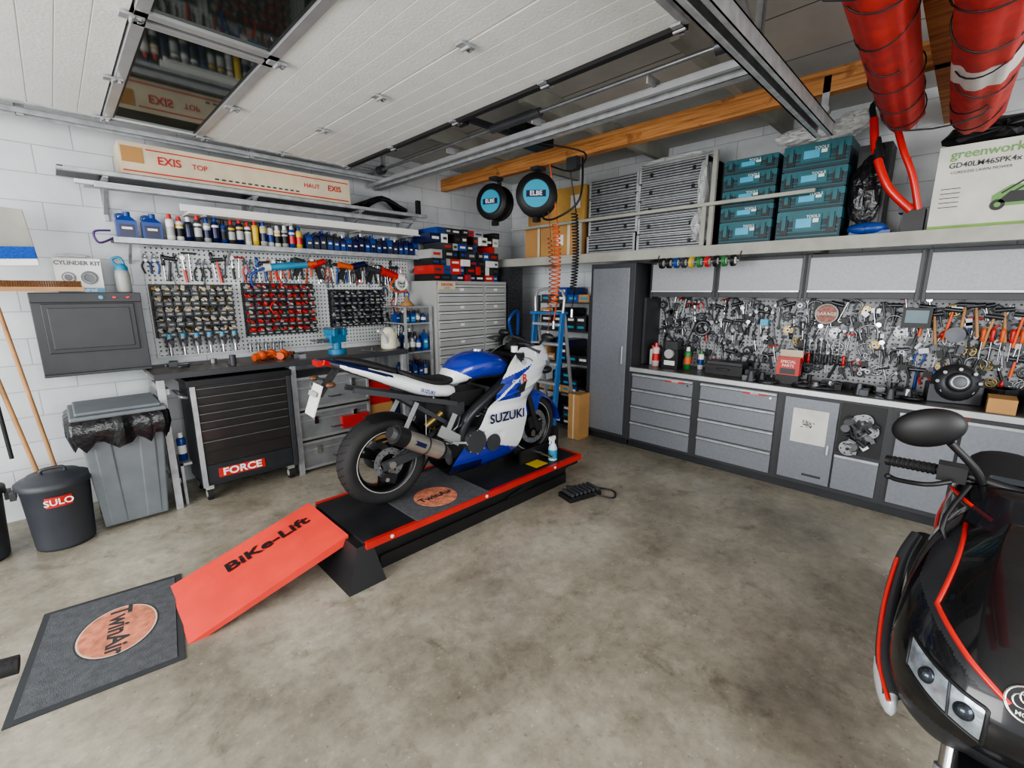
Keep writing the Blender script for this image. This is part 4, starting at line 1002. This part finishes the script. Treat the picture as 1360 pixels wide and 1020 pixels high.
def rotor(x,y,z,r,ri):
    b.lathe([(ri,-.003),(r,-.003),(r,.003),(ri,.003)],(x,y,z),(0,1,0),M_steel,36,closed=True,sm=False)
    for i in range(5):
        g=2*pi*i/5+.3;b.bar((x+.03*math.cos(g),y,z+.03*math.sin(g)),(x+(ri+.01)*math.cos(g),y,z+(ri+.01)*math.sin(g)),.006,.018,M_rim,up=(0,1,0))
    for i in range(24):
        g=2*pi*i/24;rr=(ri+r)/2+(.012 if i%2 else -.012);b.cyl((x+rr*math.cos(g),y-.004,z+rr*math.sin(g)),(x+rr*math.cos(g),y+.004,z+rr*math.sin(g)),.005,M_black,n=6)
rotor(0,-.1,.32,.11,.065);rotor(1.41,-.07,.3,.155,.11);rotor(1.41,.07,.3,.155,.11)
b.lathe([(.05,-.004),(.1,-.004),(.1,.004),(.05,.004)],(0,.1,.32),(0,1,0),M_steel,30,closed=True,sm=False)
for s in(-1,1):
    b.bar((-.06,s*.135,.315),(.28,s*.13,.37),.03,.06,M_eng);b.bar((.26,s*.13,.365),(.56,s*.10,.42),.035,.1,M_eng);b.cyl((-.0,s*.16,.32),(0,s*.105,.32),.026,M_chr,n=12);b.bar((.08,s*.13,.37),(.5,s*.11,.52),.02,.028,M_eng);b.cyl((-.08,s*.135,.315),(-.09,s*.135,.315),.01,M_chr,n=8)
b.b2((.36,-.12,.35),(.44,.12,.44),M_eng);b.box((-.02,-.125,.225),(.1,.04,.06),M_black,ry=.4);b.cyl((-.04,-.145,.22),(-.04,-.15,.22),.015,M_chr,n=10)
b.tube([(0,.1,.42),(.55,.1,.46)],.012,M_dsteel,6);b.tube([(0,.1,.22),(.55,.1,.36)],.012,M_dsteel,6)
rg=[]
for i in range(12):
    g=math.radians(20+i*8);r=.345
    rg.append([Vector((r*math.cos(g),y,.32+r*math.sin(g)-abs(y)*.3)) for y in(-.1,-.05,0,.05,.1)])
b.loft(rg,M_black,closed=False,caps=False)
# engine
b.box((.78,0,.34),(.42,.36,.24),M_eng);b.box((.88,0,.52),(.26,.38,.26),M_eng,ry=.35);b.box((.95,0,.66),(.22,.36,.1),M_dk,ry=.35)
for i in range(6):b.box((.86,-.2,.42+.03*i),(.24,.02,.01),M_dk,ry=.35)
b.cyl((.66,-.18,.36),(.66,-.235,.36),.1,M_dk,n=28,r2=.09);b.cyl((.84,-.18,.31),(.84,-.215,.31),.07,M_dk,n=24)
for i in range(8):
    g=i*pi/4;b.cyl((.66+.092*math.cos(g),-.23,.36+.092*math.sin(g)),(.66+.092*math.cos(g),-.24,.36+.092*math.sin(g)),.008,M_chr,n=6)
b.cyl((.68,.18,.34),(.68,.23,.34),.1,M_dk,n=28);b.box((.75,0,.2),(.3,.2,.08),M_dk)
b.box((.56,0,.52),(.14,.24,.28),M_dk);b.box((.42,0,.6),(.2,.16,.2),M_black);b.box((.66,0,.68),(.3,.22,.12),M_black)
for i in range(4):b.cyl((.7,-.12+.08*i,.6),(.82,-.12+.08*i,.56),.03,M_black,n=12)
b.tube([(.36+.004*i,.03*math.cos(i*1.1),.36+.0075*i) for i in range(0,44,1)],.006,M_yel,5);b.cyl((.36,0,.34),(.44,0,.7),.018,M_chr,n=12);b.cyl((.3,-.09,.52),(.44,-.09,.6),.022,M_brass,n=12)
for s in(-1,1):
    b.tube([(1.16,s*.05,.86),(1.02,s*.16,.80),(.8,s*.19,.68),(.62,s*.175,.54),(.56,s*.15,.36)],.042,mat('frame_alu',(52,54,58),.35,.6),10,None,5)
    b.bar((.55,s*.13,.66),(-.2,s*.07,.86),.025,.035,M_dk);b.bar((.5,s*.12,.5),(.1,s*.09,.78),.02,.03,M_dk)
    b.bar((.54,s*.18,.38),(.36,s*.19,.5),.012,.08,M_alu);b.bar((.42,s*.185,.46),(.5,s*.185,.6),.01,.04,M_alu);b.cyl((.4,s*.19,.42),(.4,s*.28,.42),.012,M_steel,n=10);b.bar((.4,s*.2,.4),(.57,s*.22,.37),.012,.015,M_alu)
    b.bar((.1,s*.14,.52),(.22,s*.13,.72),.012,.03,M_alu);b.cyl((.1,s*.14,.52),(.06,s*.24,.53),.012,M_black,n=10)
b.cyl((1.12,0,.92),(1.2,0,.76),.05,M_dk)
for y in(-.12,-.04,.04,.12):b.tube([(1.0,y,.55),(1.12,y,.42),(1.02,y,.22),(.8,y*.6,.16),(.6,-.02,.16)],.02,M_eng,8,None,5)
b.tube([(.6,-.02,.16),(.5,-.1,.2),(.42,-.19,.3),(.36,-.22,.37)],.028,M_steel,12,None,5)
e0=Vector((.40,-.235,.33));e1=Vector((-.04,-.285,.58));dd=(e1-e0).normalized()
M_can=mat('silencer_brushed',(178,172,162),.3,.75,.12,12)
b.cyl(e0,e0+dd*.08,.03,M_steel,r2=.062,n=28);b.cyl(e0+dd*.08,e1-dd*.09,.063,M_can,n=32);b.cyl(e1-dd*.09,e1,.066,M_black,n=32);b.cyl(e1,e1+dd*.04,.04,M_steel,n=20,cap=M_black);b.cyl(e0+dd*.08,e0+dd*.10,.065,M_black,n=28);b.torus(e0+dd*.24,dd,.065,.006,M_black,24,6)
b.box((0,0,0),(.1,.002,.03),M_bnavy,Matrix.Translation(e0+dd*.32+Vector((0,-.065,.0)))@Matrix.Rotation(.52,4,'Y'))
b.bar(e0+dd*.22,(.28,-.14,.62),.006,.025,M_alu)
def ring(x,z,w,h,n=20,p=2.6,bot=1.):
    o=[]
    for i in range(n):
        g=2*pi*i/n;cx=math.cos(g);sy=math.sin(g)
        o.append(Vector((x,w*math.copysign(abs(cx)**(2/p),cx),z+h*math.copysign(abs(sy)**(2/p),sy)*(bot if sy<0 else 1))))
    return o
def interp(tab,k):
    out=[];pts=cat([Vector(t[:3]) for t in tab],k);q=cat([Vector((t[3],0,0)) for t in tab],k)
    return [(p[0],p[1],p[2],qq[0]) for p,qq in zip(pts,q)]
def tailm(c):
    zc=.935-.36*c.x
    if abs(c.y)<.085 and c.z>zc+.02 and c.x>-.2: return M_seat
    if abs(c.y)<.07 and c.z<zc:return M_dk
    k=c.z-zc
    if c.x<.05 and .0<k<.018:return M_bnavy
    if -.35<c.x<-.1 and k>=.018:return M_bblue
    return M_bwhite
tl=interp([(-.40,1.07,.025,.012),(-.3,1.035,.065,.028),(-.1,.965,.105,.045),(.1,.885,.13,.058),(.3,.81,.145,.068),(.48,.765,.13,.06),(.56,.75,.1,.05)],14)
b.loft([ring(t[0],t[1],t[2],t[3],60,2.3) for t in tl],tailm)
st=interp([(.12,.945,.06,.02),(.2,.905,.11,.03),(.35,.845,.13,.035),(.5,.83,.115,.035),(.6,.855,.07,.03)],4)
b.loft([ring(t[0],t[1],t[2],t[3]) for t in st],M_seat)
sp=interp([(-.28,1.065,.045,.012),(-.15,1.035,.08,.025),(.0,.985,.09,.028),(.1,.95,.085,.02)],4)
b.loft([ring(t[0],t[1],t[2],t[3]) for t in sp],M_seat)
b.box((-.39,0,1.05),(.03,.1,.035),mat('tail_lens',(185,28,24),.15,0,0))
for s in(-1,1):b.box((-.34,s*.045,1.045),(.07,.02,.03),mat('tail_lens',(185,28,24)),ry=.35,rz=s*-.35)
b.bar((-.28,0,1.0),(-.40,0,.84),.08,.02,M_black,up=(1,0,0));b.box((-.43,0,.82),(.008,.16,.2),M_wplas,ry=.35);b.box((-.436,0,.86),(.004,.13,.03),M_lg,ry=.35)
for s in(-1,1):b.cyl((-.34,s*.05,.93),(-.36,s*.13,.93),.008,M_black,n=8);b.ell((-.37,s*.15,.93),(.03,.025,.018),mat('smoked_indicator',(90,60,40),.3))
def tankm(c):
    if c.z<.84 and c.x>.66:return M_dk
    if c.z<.885-.5*(c.x-.6) and c.x<.72:return M_bwhite
    return M_bblue
tk=interp([(.52,.83,.07,.04),(.58,.865,.12,.08),(.68,.90,.165,.105),(.82,.915,.185,.115),(.95,.90,.175,.108),(1.05,.87,.14,.09),(1.12,.85,.08,.05)],20)
b.loft([ring(t[0],t[1],t[2],t[3],100,2.3) for t in tk],tankm)
b.cyl((.85,0,1.022),(.85,0,1.04),.045,M_chr,n=24)
rows=[(.08,.52,1.00,.09,.3),(.14,.46,1.10,.165,.25),(.24,.50,1.17,.205,.2),(.36,.60,1.20,.225,.2),(.46,.70,1.22,.24,.22),(.56,.76,1.24,.245,.35),(.66,.84,1.36,.25,.55),(.76,.90,1.52,.24,.78),(.86,.98,1.61,.22,.86),(.95,1.08,1.62,.185,.88),(1.03,1.20,1.56,.14,.86)]
def fairm(c):
    x,z=c.x,c.z
    if z<.19: return M_bnavy if x<.75 else M_bblue
    if z<.38-.35*(x-.6):return M_bblue
    d=z-.64-.55*(x-.85)
    if z<.64 and d<.0:return M_bwhite
    if d<.0:return M_bblue if x<1.12 else M_bwhite
    if d<.018:return M_bwhite
    if z>.9+.25*(x-1.3):return M_bwhite
    if x>1.47:return M_bwhite
    return M_bblue
N1,N2=120,96
def rowat(t):
    f=t*(len(rows)-1);i=min(int(f),len(rows)-2);u=f-i
    a,bb,c,d=rows[max(i-1,0)],rows[i],rows[i+1],rows[min(i+2,len(rows)-1)]
    return [.5*((2*bb[k])+(c[k]-a[k])*u+(2*a[k]-5*bb[k]+4*c[k]-d[k])*u*u+(3*bb[k]-a[k]-3*c[k]+d[k])*u**3) for k in range(5)]
for s in(-1,1):
    vs=[]
    for j in range(N1+1):
        z,xr,xf,y,kk=rowat(j/N1)
        for i in range(N2+1):
            u=i/N2;yy=y*(1-kk*u**3)*(1-.10*(1-u)**2)
            yy+=.016*math.exp(-((z-.66-.1*u)/.025)**2)-.010*math.exp(-((z-.6)/.03)**2)+.008*math.exp(-((z-.86)/.02)**2)
            if .25<u<.6 and .28<z<.40:yy-=.012*math.sin((u-.25)/.35*pi)*math.sin((z-.28)/.12*pi)
            vs.append((xr+(xf-xr)*u,s*yy,z))
    fs=[(j*(N2+1)+i,j*(N2+1)+i+1,(j+1)*(N2+1)+i+1,(j+1)*(N2+1)+i) for j in range(N1) for i in range(N2)]
    b.add(vs,fs,fairm,True)
    b.add([(v[0],v[1]-s*.012,v[2]) for v in vs],fs,M_black,True)
    b.prism([(0,0),(.10,.03),(.13,.12),(.02,.06)],(1.04,s*.238,.66),(1,0,0),(0,0,1),(0,s*.006,0),M_black)
b.add([(.5,-.09,.08),(1.0,-.07,.08),(1.0,.07,.08),(.5,.09,.08)],[(0,1,2,3)],M_dk)
b.loft([ring(t[0],t[1],t[2],t[3],18,2.2) for t in interp([(1.35,.93,.17,.12),(1.5,.90,.12,.11),(1.6,.87,.07,.085),(1.65,.85,.03,.04)],4)],lambda c:M_lens if c.z<.9 and abs(c.y)<.12 and c.x>1.5 else M_bwhite)
for s in(-1,1):b.ell((1.55,s*.08,.8),(.07,.04,.035),M_black)
g=[]
for j in range(9):
    t=j/8;x=1.52-.36*t;z=1.0+.19*t-.05*t*t;w=.14-.03*t
    g.append([Vector((x-.14*abs(math.sin(a))**2,w*math.sin(a)*1.2,z-.05*(1-math.cos(a)))) for a in[(-1.3+2.6*i/14) for i in range(15)]])
b.loft(g,M_smoke,closed=False,caps=False)
b.box((1.28,0,1.0),(.1,.24,.06),M_black,ry=.5);b.cyl((1.24,0,1.02),(1.22,0,1.06),.05,M_dk)
for s in(-1,1):
    b.cyl((1.41,s*.105,.30),(1.30,s*.105,.62),.03,M_black,n=16);b.cyl((1.33,s*.105,.53),(1.16,s*.105,.98),.027,mat('fork_gold',(150,125,75),.3,.8),n=16);b.box((1.43,s*.105,.31),(.07,.04,.08),M_black)
    b.box((1.33,s*.10,.36),(.05,.05,.11),M_black,ry=-.3)
    b.cyl((1.17,s*.11,.95),(1.12,s*.2,.965),.014,M_black,n=10);b.cyl((1.13,s*.19,.965),(1.06,s*.32,.945),.018,M_rub,n=12);b.cyl((1.06,s*.32,.945),(1.055,s*.335,.943),.02,M_alu,n=12)
    b.tube([(1.17,s*.18,.955),(1.2,s*.24,.95),(1.15,s*.33,.94)],.007,M_alu,6,None,3);b.box((1.15,s*.18,.975),(.05,.05,.04),M_black)
    b.tube([(1.4,s*.14,1.04),(1.38,s*.22,1.10)],.01,M_black,8);b.ell((1.36,s*.28,1.12),(.03,.07,.032),M_black)
b.cyl((1.13,-.13,1.0),(1.13,-.13,1.05),.028,M_wplas,n=14)
b.box((1.16,0,.97),(.07,.27,.03),M_black);b.box((1.25,0,.78),(.07,.26,.04),M_black)
rg=[]
for i in range(22):
    a=math.radians(0+i*7);r=.325
    rg.append([Vector((1.41+r*math.cos(a),y,.30+(r-y*y*8)*math.sin(a))) for y in(-.085,-.06,-.03,0,.03,.06,.085)])
b.loft(rg,M_bblue,closed=False,caps=False)
for s in(-1,1):b.prism([(-.12,.02),(.06,.05),(.1,.17),(-.10,.2)],(1.38,s*.083,.40),(1,0,0),(0,0,1),(0,s*.006,0),M_bblue)
def dec(txt,x,z,y,size,m,tilt=0,**k):
    X=Matrix.Translation((x,-y,z))@Matrix.Rotation(pi/2,4,'X')@Matrix.Rotation(tilt,4,'Z');b.text(txt,X,size,m,.002,**k)
dec('SUZUKI',.95,.515,.258,.10,M_bnavy,.0,off=.03,sx=1.05)
dec('R',1.13,.80,.258,.085,M_red,.0,off=.04);dec('GSX',1.03,.785,.262,.04,M_white,0,off=.02)
dec('SUZUKI',.30,.79,.150,.035,M_bblue,-.35,off=.02)
b.tube([(.55,.15,.3),(.45,.28,.01)],.012,M_black,8);b.tube([(1.15,-.2,.96),(1.25,-.1,1.0),(1.2,-.05,.85)],.006,M_black,6,None,4)
for i in range(12):b.tube([(.46+.04*i,-.15,.45+.02*i),(.5+.04*i,-.2,.5+.01*i),(.56+.04*i,-.16,.56)],.006,R.choice([M_black,M_steel,M_dk]),6,None,3)
b.done()

# ------------------------------------------------------------ scooter
MS=Matrix.Translation((-3.0,-5.24,0))@Matrix.Rotation(pi,4,'Z')
b=B('maxi_scooter',MS)
M_sred=mat('scooter_red',(205,44,36),.3,0,0,coat=.5)
wheel(b,.38,.24,.24,.12,.15);wheel(b,-.98,.24,.24,.13,.15)
rotor(.38,-.07,.24,.11,.07)
for s in(-1,1):
    b.cyl((.38,s*.09,.24),(.22,s*.09,.62),.026,M_chr,n=18);b.cyl((.40,s*.09,.2),(.33,s*.09,.37),.034,M_alu,n=18)
rg=[]
for i in range(15):
    a=math.radians(-10+i*12.5);r=.275
    rg.append([Vector((.38+r*math.cos(a),y,.24+(r-y*y*5)*math.sin(a))) for y in(-.085,-.05,0,.05,.085)])
b.loft(rg,M_sgrey,closed=False,caps=False)
def sring(z,xf,xb,hw,n=260):
    o=[]
    for i in range(n):
        g=2*pi*i/n;c=math.cos(g);s=math.sin(g)
        cx=(xf+xb)/2;hx=(xf-xb)/2
        px=math.copysign(abs(c)**(1.25 if c>0 else .6),c);py=math.copysign(abs(s)**(.8),s)
        o.append(Vector((cx+hx*px,hw*py,z-.10*max(0,(abs(py)-.4))*(1 if c>0 else .4))))
    return o
zlo=lambda a:.597+.30*a
zhi=lambda a:.703+.16*a-(0 if a>.07 else (.07-a)*.4)
def scm(c):
    x,y,z=c;a=abs(y);front=x>-.12
    if front:
        if z>.745:
            yb=.03+(z-.745)*1.7 if z<.835 else .183-(z-.835)*.30
            if a<yb:return M_sgrey
            if a<yb+.05 and z<.97:return M_sg2
        if .062<a<.223 and zlo(a)<z<zhi(a):return M_lens
        if z<.50:return M_sg2
    return M_sgrey if z>.58 else M_sg2
tab=[(.42,.26,.12,.10),(.48,.38,.08,.17),(.56,.46,.02,.235),(.64,.49,-.03,.265),(.72,.475,-.08,.27),(.80,.42,-.14,.262),(.88,.33,-.20,.245),(.95,.20,-.26,.215),(1.0,.06,-.30,.17),(1.03,-.04,-.3,.13)]
ST=interp(tab,18)
b.loft([sring(*t) for t in ST],scm)
def surf(a,z):
    z0=z
    for _ in range(10):
        for q in range(len(ST)-1):
            if ST[q+1][0]>=z0:break
        p,r=ST[q],ST[q+1];f=(z0-p[0])/max(1e-6,r[0]-p[0]);f=max(0,min(1,f))
        L=[p[k]+(r[k]-p[k])*f for k in range(4)]
        py=min(.999,a/L[3]);z0=z+.10*max(0,py-.4)
    s=py**(1/.8);cc=math.sqrt(max(0,1-s*s))
    return (L[1]+L[2])/2+(L[1]-L[2])/2*cc**1.25
def strip(pts,r,m,k=6,closed=False):
    if closed:pts=pts+[pts[0]]
    P=[]
    for (a,z),(a2,z2) in zip(pts[:-1],pts[1:]):
        for i in range(k):
            t=i/k;P.append((a+(a2-a)*t,z+(z2-z)*t))
    P.append(pts[-1])
    for s in(-1,1):b.tube([(surf(a,z)+.001,s*a,z) for a,z in P],r,m,8)
strip([(.03,.745),(.183,.835),(.143,.962)],.0075,M_sred,14)
strip([(.062,zlo(.062)),(.12,zlo(.12)),(.18,zlo(.18)),(.223,zlo(.223)),(.223,zhi(.223)),(.15,zhi(.15)),(.07,zhi(.07)),(.062,zhi(.062))],.005,M_black,8,True)
strip([(.13,zlo(.13)),(.135,zhi(.135))],.0035,M_dk,8)
for s in(-1,1):
    b.tube([(.30,s*.235,.50),(.2,s*.275,.56),(.06,s*.29,.66),(-.08,s*.285,.78),(-.16,s*.26,.86)],[.03,.018],M_sg2,10,None,6)
    b.tube([(.335,s*.245,.50),(.23,s*.288,.56),(.08,s*.305,.67),(-.06,s*.298,.79)],.007,M_sred,8,None,6)
    b.ell((.25,s*.262,.50),(.10,.028,.05),mat('indicator_lens',(200,202,205),.12,.2,0),rot=(0,.55,s*-.35))
    for(a,z) in((.10,.675),(.175,.69)):
        xx=surf(a,z);b.ell((xx-.008,s*a,z),(.022,.024,.024),mat('projector_glass',(70,76,84),.05,.7,0));
X=Matrix.Translation((.452,0,.755))@Matrix.Rotation(pi/2,4,'Z')@Matrix.Rotation(pi/2-.62,4,'X')
b.cyl((0,0,-.03),(0,0,.006),.043,M_black,n=32,T=X);b.torus((0,0,.006),(0,0,1),.041,.004,M_chr,32,6,X)
for(px,py) in((-.012,.004),(.012,.004),(0,.016)):b.torus((px,py,.006),(0,0,1),.016,.0025,M_chr,24,6,X)
b.prism([(0,.016),(.011,0),(0,-.016),(-.011,0)],(0,.006,.006),(1,0,0),(0,1,0),(0,0,.004),M_sred,X);b.text('MOTO',X@TT(0,-.026,.0075),.014,M_white,off=.02)
g=[]
for j in range(7):
    t=j/6;x=.02-.18*t;z=1.0+.07*t;w=.13-.03*t
    g.append([Vector((x-.12*(1-math.cos(a)),w*math.sin(a)*1.2,z)) for a in[(-1.3+2.6*i/12) for i in range(13)]])
b.loft(g,M_smoke,closed=False,caps=False)
b.loft([ring(t[0],t[1],t[2],t[3],40,2.4) for t in interp([(-.1,1.0,.08,.03),(-.18,1.02,.15,.05),(-.27,1.03,.19,.055),(-.36,1.03,.14,.045),(-.42,1.03,.06,.02)],6)],M_sgrey)
for s in(-1,1):b.tube([(-.09,s*.09,1.01),(-.17,s*.155,1.03),(-.27,s*.193,1.035)],.006,M_sred,8,None,5)
b.box((-.32,0,1.085),(.12,.2,.02),mat('dash_glass',(30,34,40),.1),ry=-.3)
b.loft([ring(t[0],t[1],t[2],t[3]) for t in interp([(.05,.62,.2,.2),(-.12,.52,.24,.24),(-.25,.38,.24,.14),(-.5,.33,.24,.12),(-.75,.4,.22,.18)],4)],M_sgrey)
b.loft([ring(t[0],t[1],t[2],t[3]) for t in interp([(-.5,.55,.1,.12),(-.65,.6,.19,.2),(-.95,.66,.2,.17),(-1.3,.76,.14,.1),(-1.5,.83,.06,.04)],4)],M_sgrey)
for s in(-1,1):b.tube([(-.6,s*.19,.62),(-.9,s*.205,.68),(-1.25,s*.15,.77)],.008,M_sred,8,None,4)
b.loft([ring(t[0],t[1],t[2],t[3]) for t in interp([(-.5,.76,.1,.04),(-.7,.8,.15,.05),(-1.0,.84,.16,.05),(-1.25,.9,.13,.05),(-1.4,.9,.05,.03)],4)],M_seat)
b.box((-.85,0,.3),(.4,.2,.2),M_eng);b.cyl((-.7,-.2,.3),(-1.2,-.24,.4),.06,M_black,n=20)
b.cyl((.22,0,.62),(-.2,0,1.03),.03,M_black)
for s in(-1,1):
    b.tube([(-.25,0,1.07),(-.27,s*.15,1.09),(-.31,s*.24,1.08)],.016,M_black,10,None,3)
    b.cyl((-.31,s*.24,1.08),(-.37,s*.38,1.06),.02,M_rub,n=16);b.cyl((-.37,s*.38,1.06),(-.375,s*.395,1.058),.021,M_black,n=16)
    for q in range(9):
        a=Vector((-.315,s*.25,1.078)).lerp(Vector((-.365,s*.37,1.062)),q/8);b.torus(a,(-.06,s*.14,-.02),.02,.003,M_black,16,5)
    b.box((-.28,s*.2,1.09),(.07,.08,.06),M_black);b.tube([(-.22,s*.2,1.07),(-.19,s*.26,1.05),(-.23,s*.34,1.03),(-.25,s*.37,1.03)],.009,M_black,8,None,5)
    b.ell((-.25,s*.375,1.03),(.012,.012,.012),M_black)
    b.tube([(-.25,s*.12,1.08),(-.22,s*.15,1.14),(-.19,s*.22,1.22)],.013,M_black,8,None,5)
    b.ell((-.18,s*.285,1.265),(.035,.105,.07),M_black,n=28,k=16,rot=(s*-.4,0,0));b.ell((-.2,s*.285,1.265),(.026,.095,.06),M_chr,n=20,rot=(s*-.4,0,0))
b.tube([(-.22,-.15,1.07),(-.05,-.2,.95),(-.1,-.1,.8)],.008,M_black,6,None,4)
b.done()

# ------------------------------------------------------------ bicycle just off the left edge
b=B('bicycle',Matrix.Translation((-5.48,-4.52,0))@Matrix.Rotation(pi/2,4,'Z'))
for x in(0,1.02):
    b.torus((x,0,.34),(0,1,0),.32,.02,M_rub,40,8);b.torus((x,0,.34),(0,1,0),.295,.01,M_alu,40,6);b.cyl((x,-.05,.34),(x,.05,.34),.02,M_alu)
    for i in range(16):
        g=i*pi/8;b.cyl((x,.0,.34),(x+.29*math.cos(g),0,.34+.29*math.sin(g)),.0015,M_chr,n=4)
for a,c in(((0,0,.34),(.42,0,.3)),((0,0,.34),(.32,0,.78)),((.42,0,.3),(.3,0,.9)),((.42,0,.3),(.86,0,.72)),((.32,0,.78),(.83,0,.82)),((.88,0,.68),(.8,0,.98)),((.88,0,.7),(1.02,0,.34))):b.cyl(a,c,.017,M_black,n=10)
b.ell((.28,0,.93),(.13,.07,.03),M_seat);b.tube([(.8,0,.98),(.86,0,1.0)],.016,M_black)
for s in(-1,1):b.tube([(.86,0,1.0),(.87,s*.15,1.0),(.84,s*.3,.98)],.013,M_black,8,None,4);b.cyl((.85,s*.2,.99),(.84,s*.32,.975),.019,M_rub,n=12)
b.cyl((.42,-.06,.3),(.42,.06,.3),.02,M_alu);b.cyl((.42,-.05,.3),(.42,-.045,.3),.09,M_alu,n=24);b.bar((.42,-.07,.3),(.42,-.07,.13),.012,.02,M_alu);b.bar((.42,.07,.3),(.42,.07,.47),.012,.02,M_alu);b.cyl((.25,.05,0),(.38,.04,.3),.008,M_alu)
b.done()

# ------------------------------------------------------------ light
w=bpy.data.worlds.new('overcast_sky');bpy.context.scene.world=w;w.use_nodes=True
bg=w.node_tree.nodes['Background'];bg.inputs[0].default_value=(.93,.97,1,1);bg.inputs[1].default_value=1.3
def area(name,loc,rot,sx,sy,e,col=(1,1,1)):
    l=bpy.data.lights.new(name,'AREA');l.shape='RECTANGLE';l.size=sx;l.size_y=sy;l.energy=e;l.color=col
    o=bpy.data.objects.new(name,l);o.location=loc;o.rotation_euler=rot;bpy.context.collection.objects.link(o)
def aim(loc,tgt):return (Vector(tgt)-Vector(loc)).to_track_quat('-Z','Y').to_euler()
l=(-8.2,-3.0,1.9);area('doorway_daylight',l,aim(l,(-2,-2.0,1.2)),4,2.4,270,(1,.99,.97))
l=(-4.5,-7.6,2.2);area('side_fill',l,aim(l,(-1.5,-1.5,1.4)),3,2,150,(1,.99,.97))  # fill lamp added to brighten the room from the side, no real daylight source

cd=bpy.data.cameras.new('camera');cd.sensor_width=36;cd.lens=36*600/1360;cd.clip_start=.02
co=bpy.data.objects.new('camera',cd);co.location=(-5,-5,1.75);co.rotation_euler=(math.radians(78.4),0,math.radians(-45));bpy.context.collection.objects.link(co)
bpy.context.scene.camera=co
try:
    bpy.context.scene.view_settings.view_transform='AgX';bpy.context.scene.view_settings.look='AgX - Medium High Contrast'
except Exception as ex:print(ex)
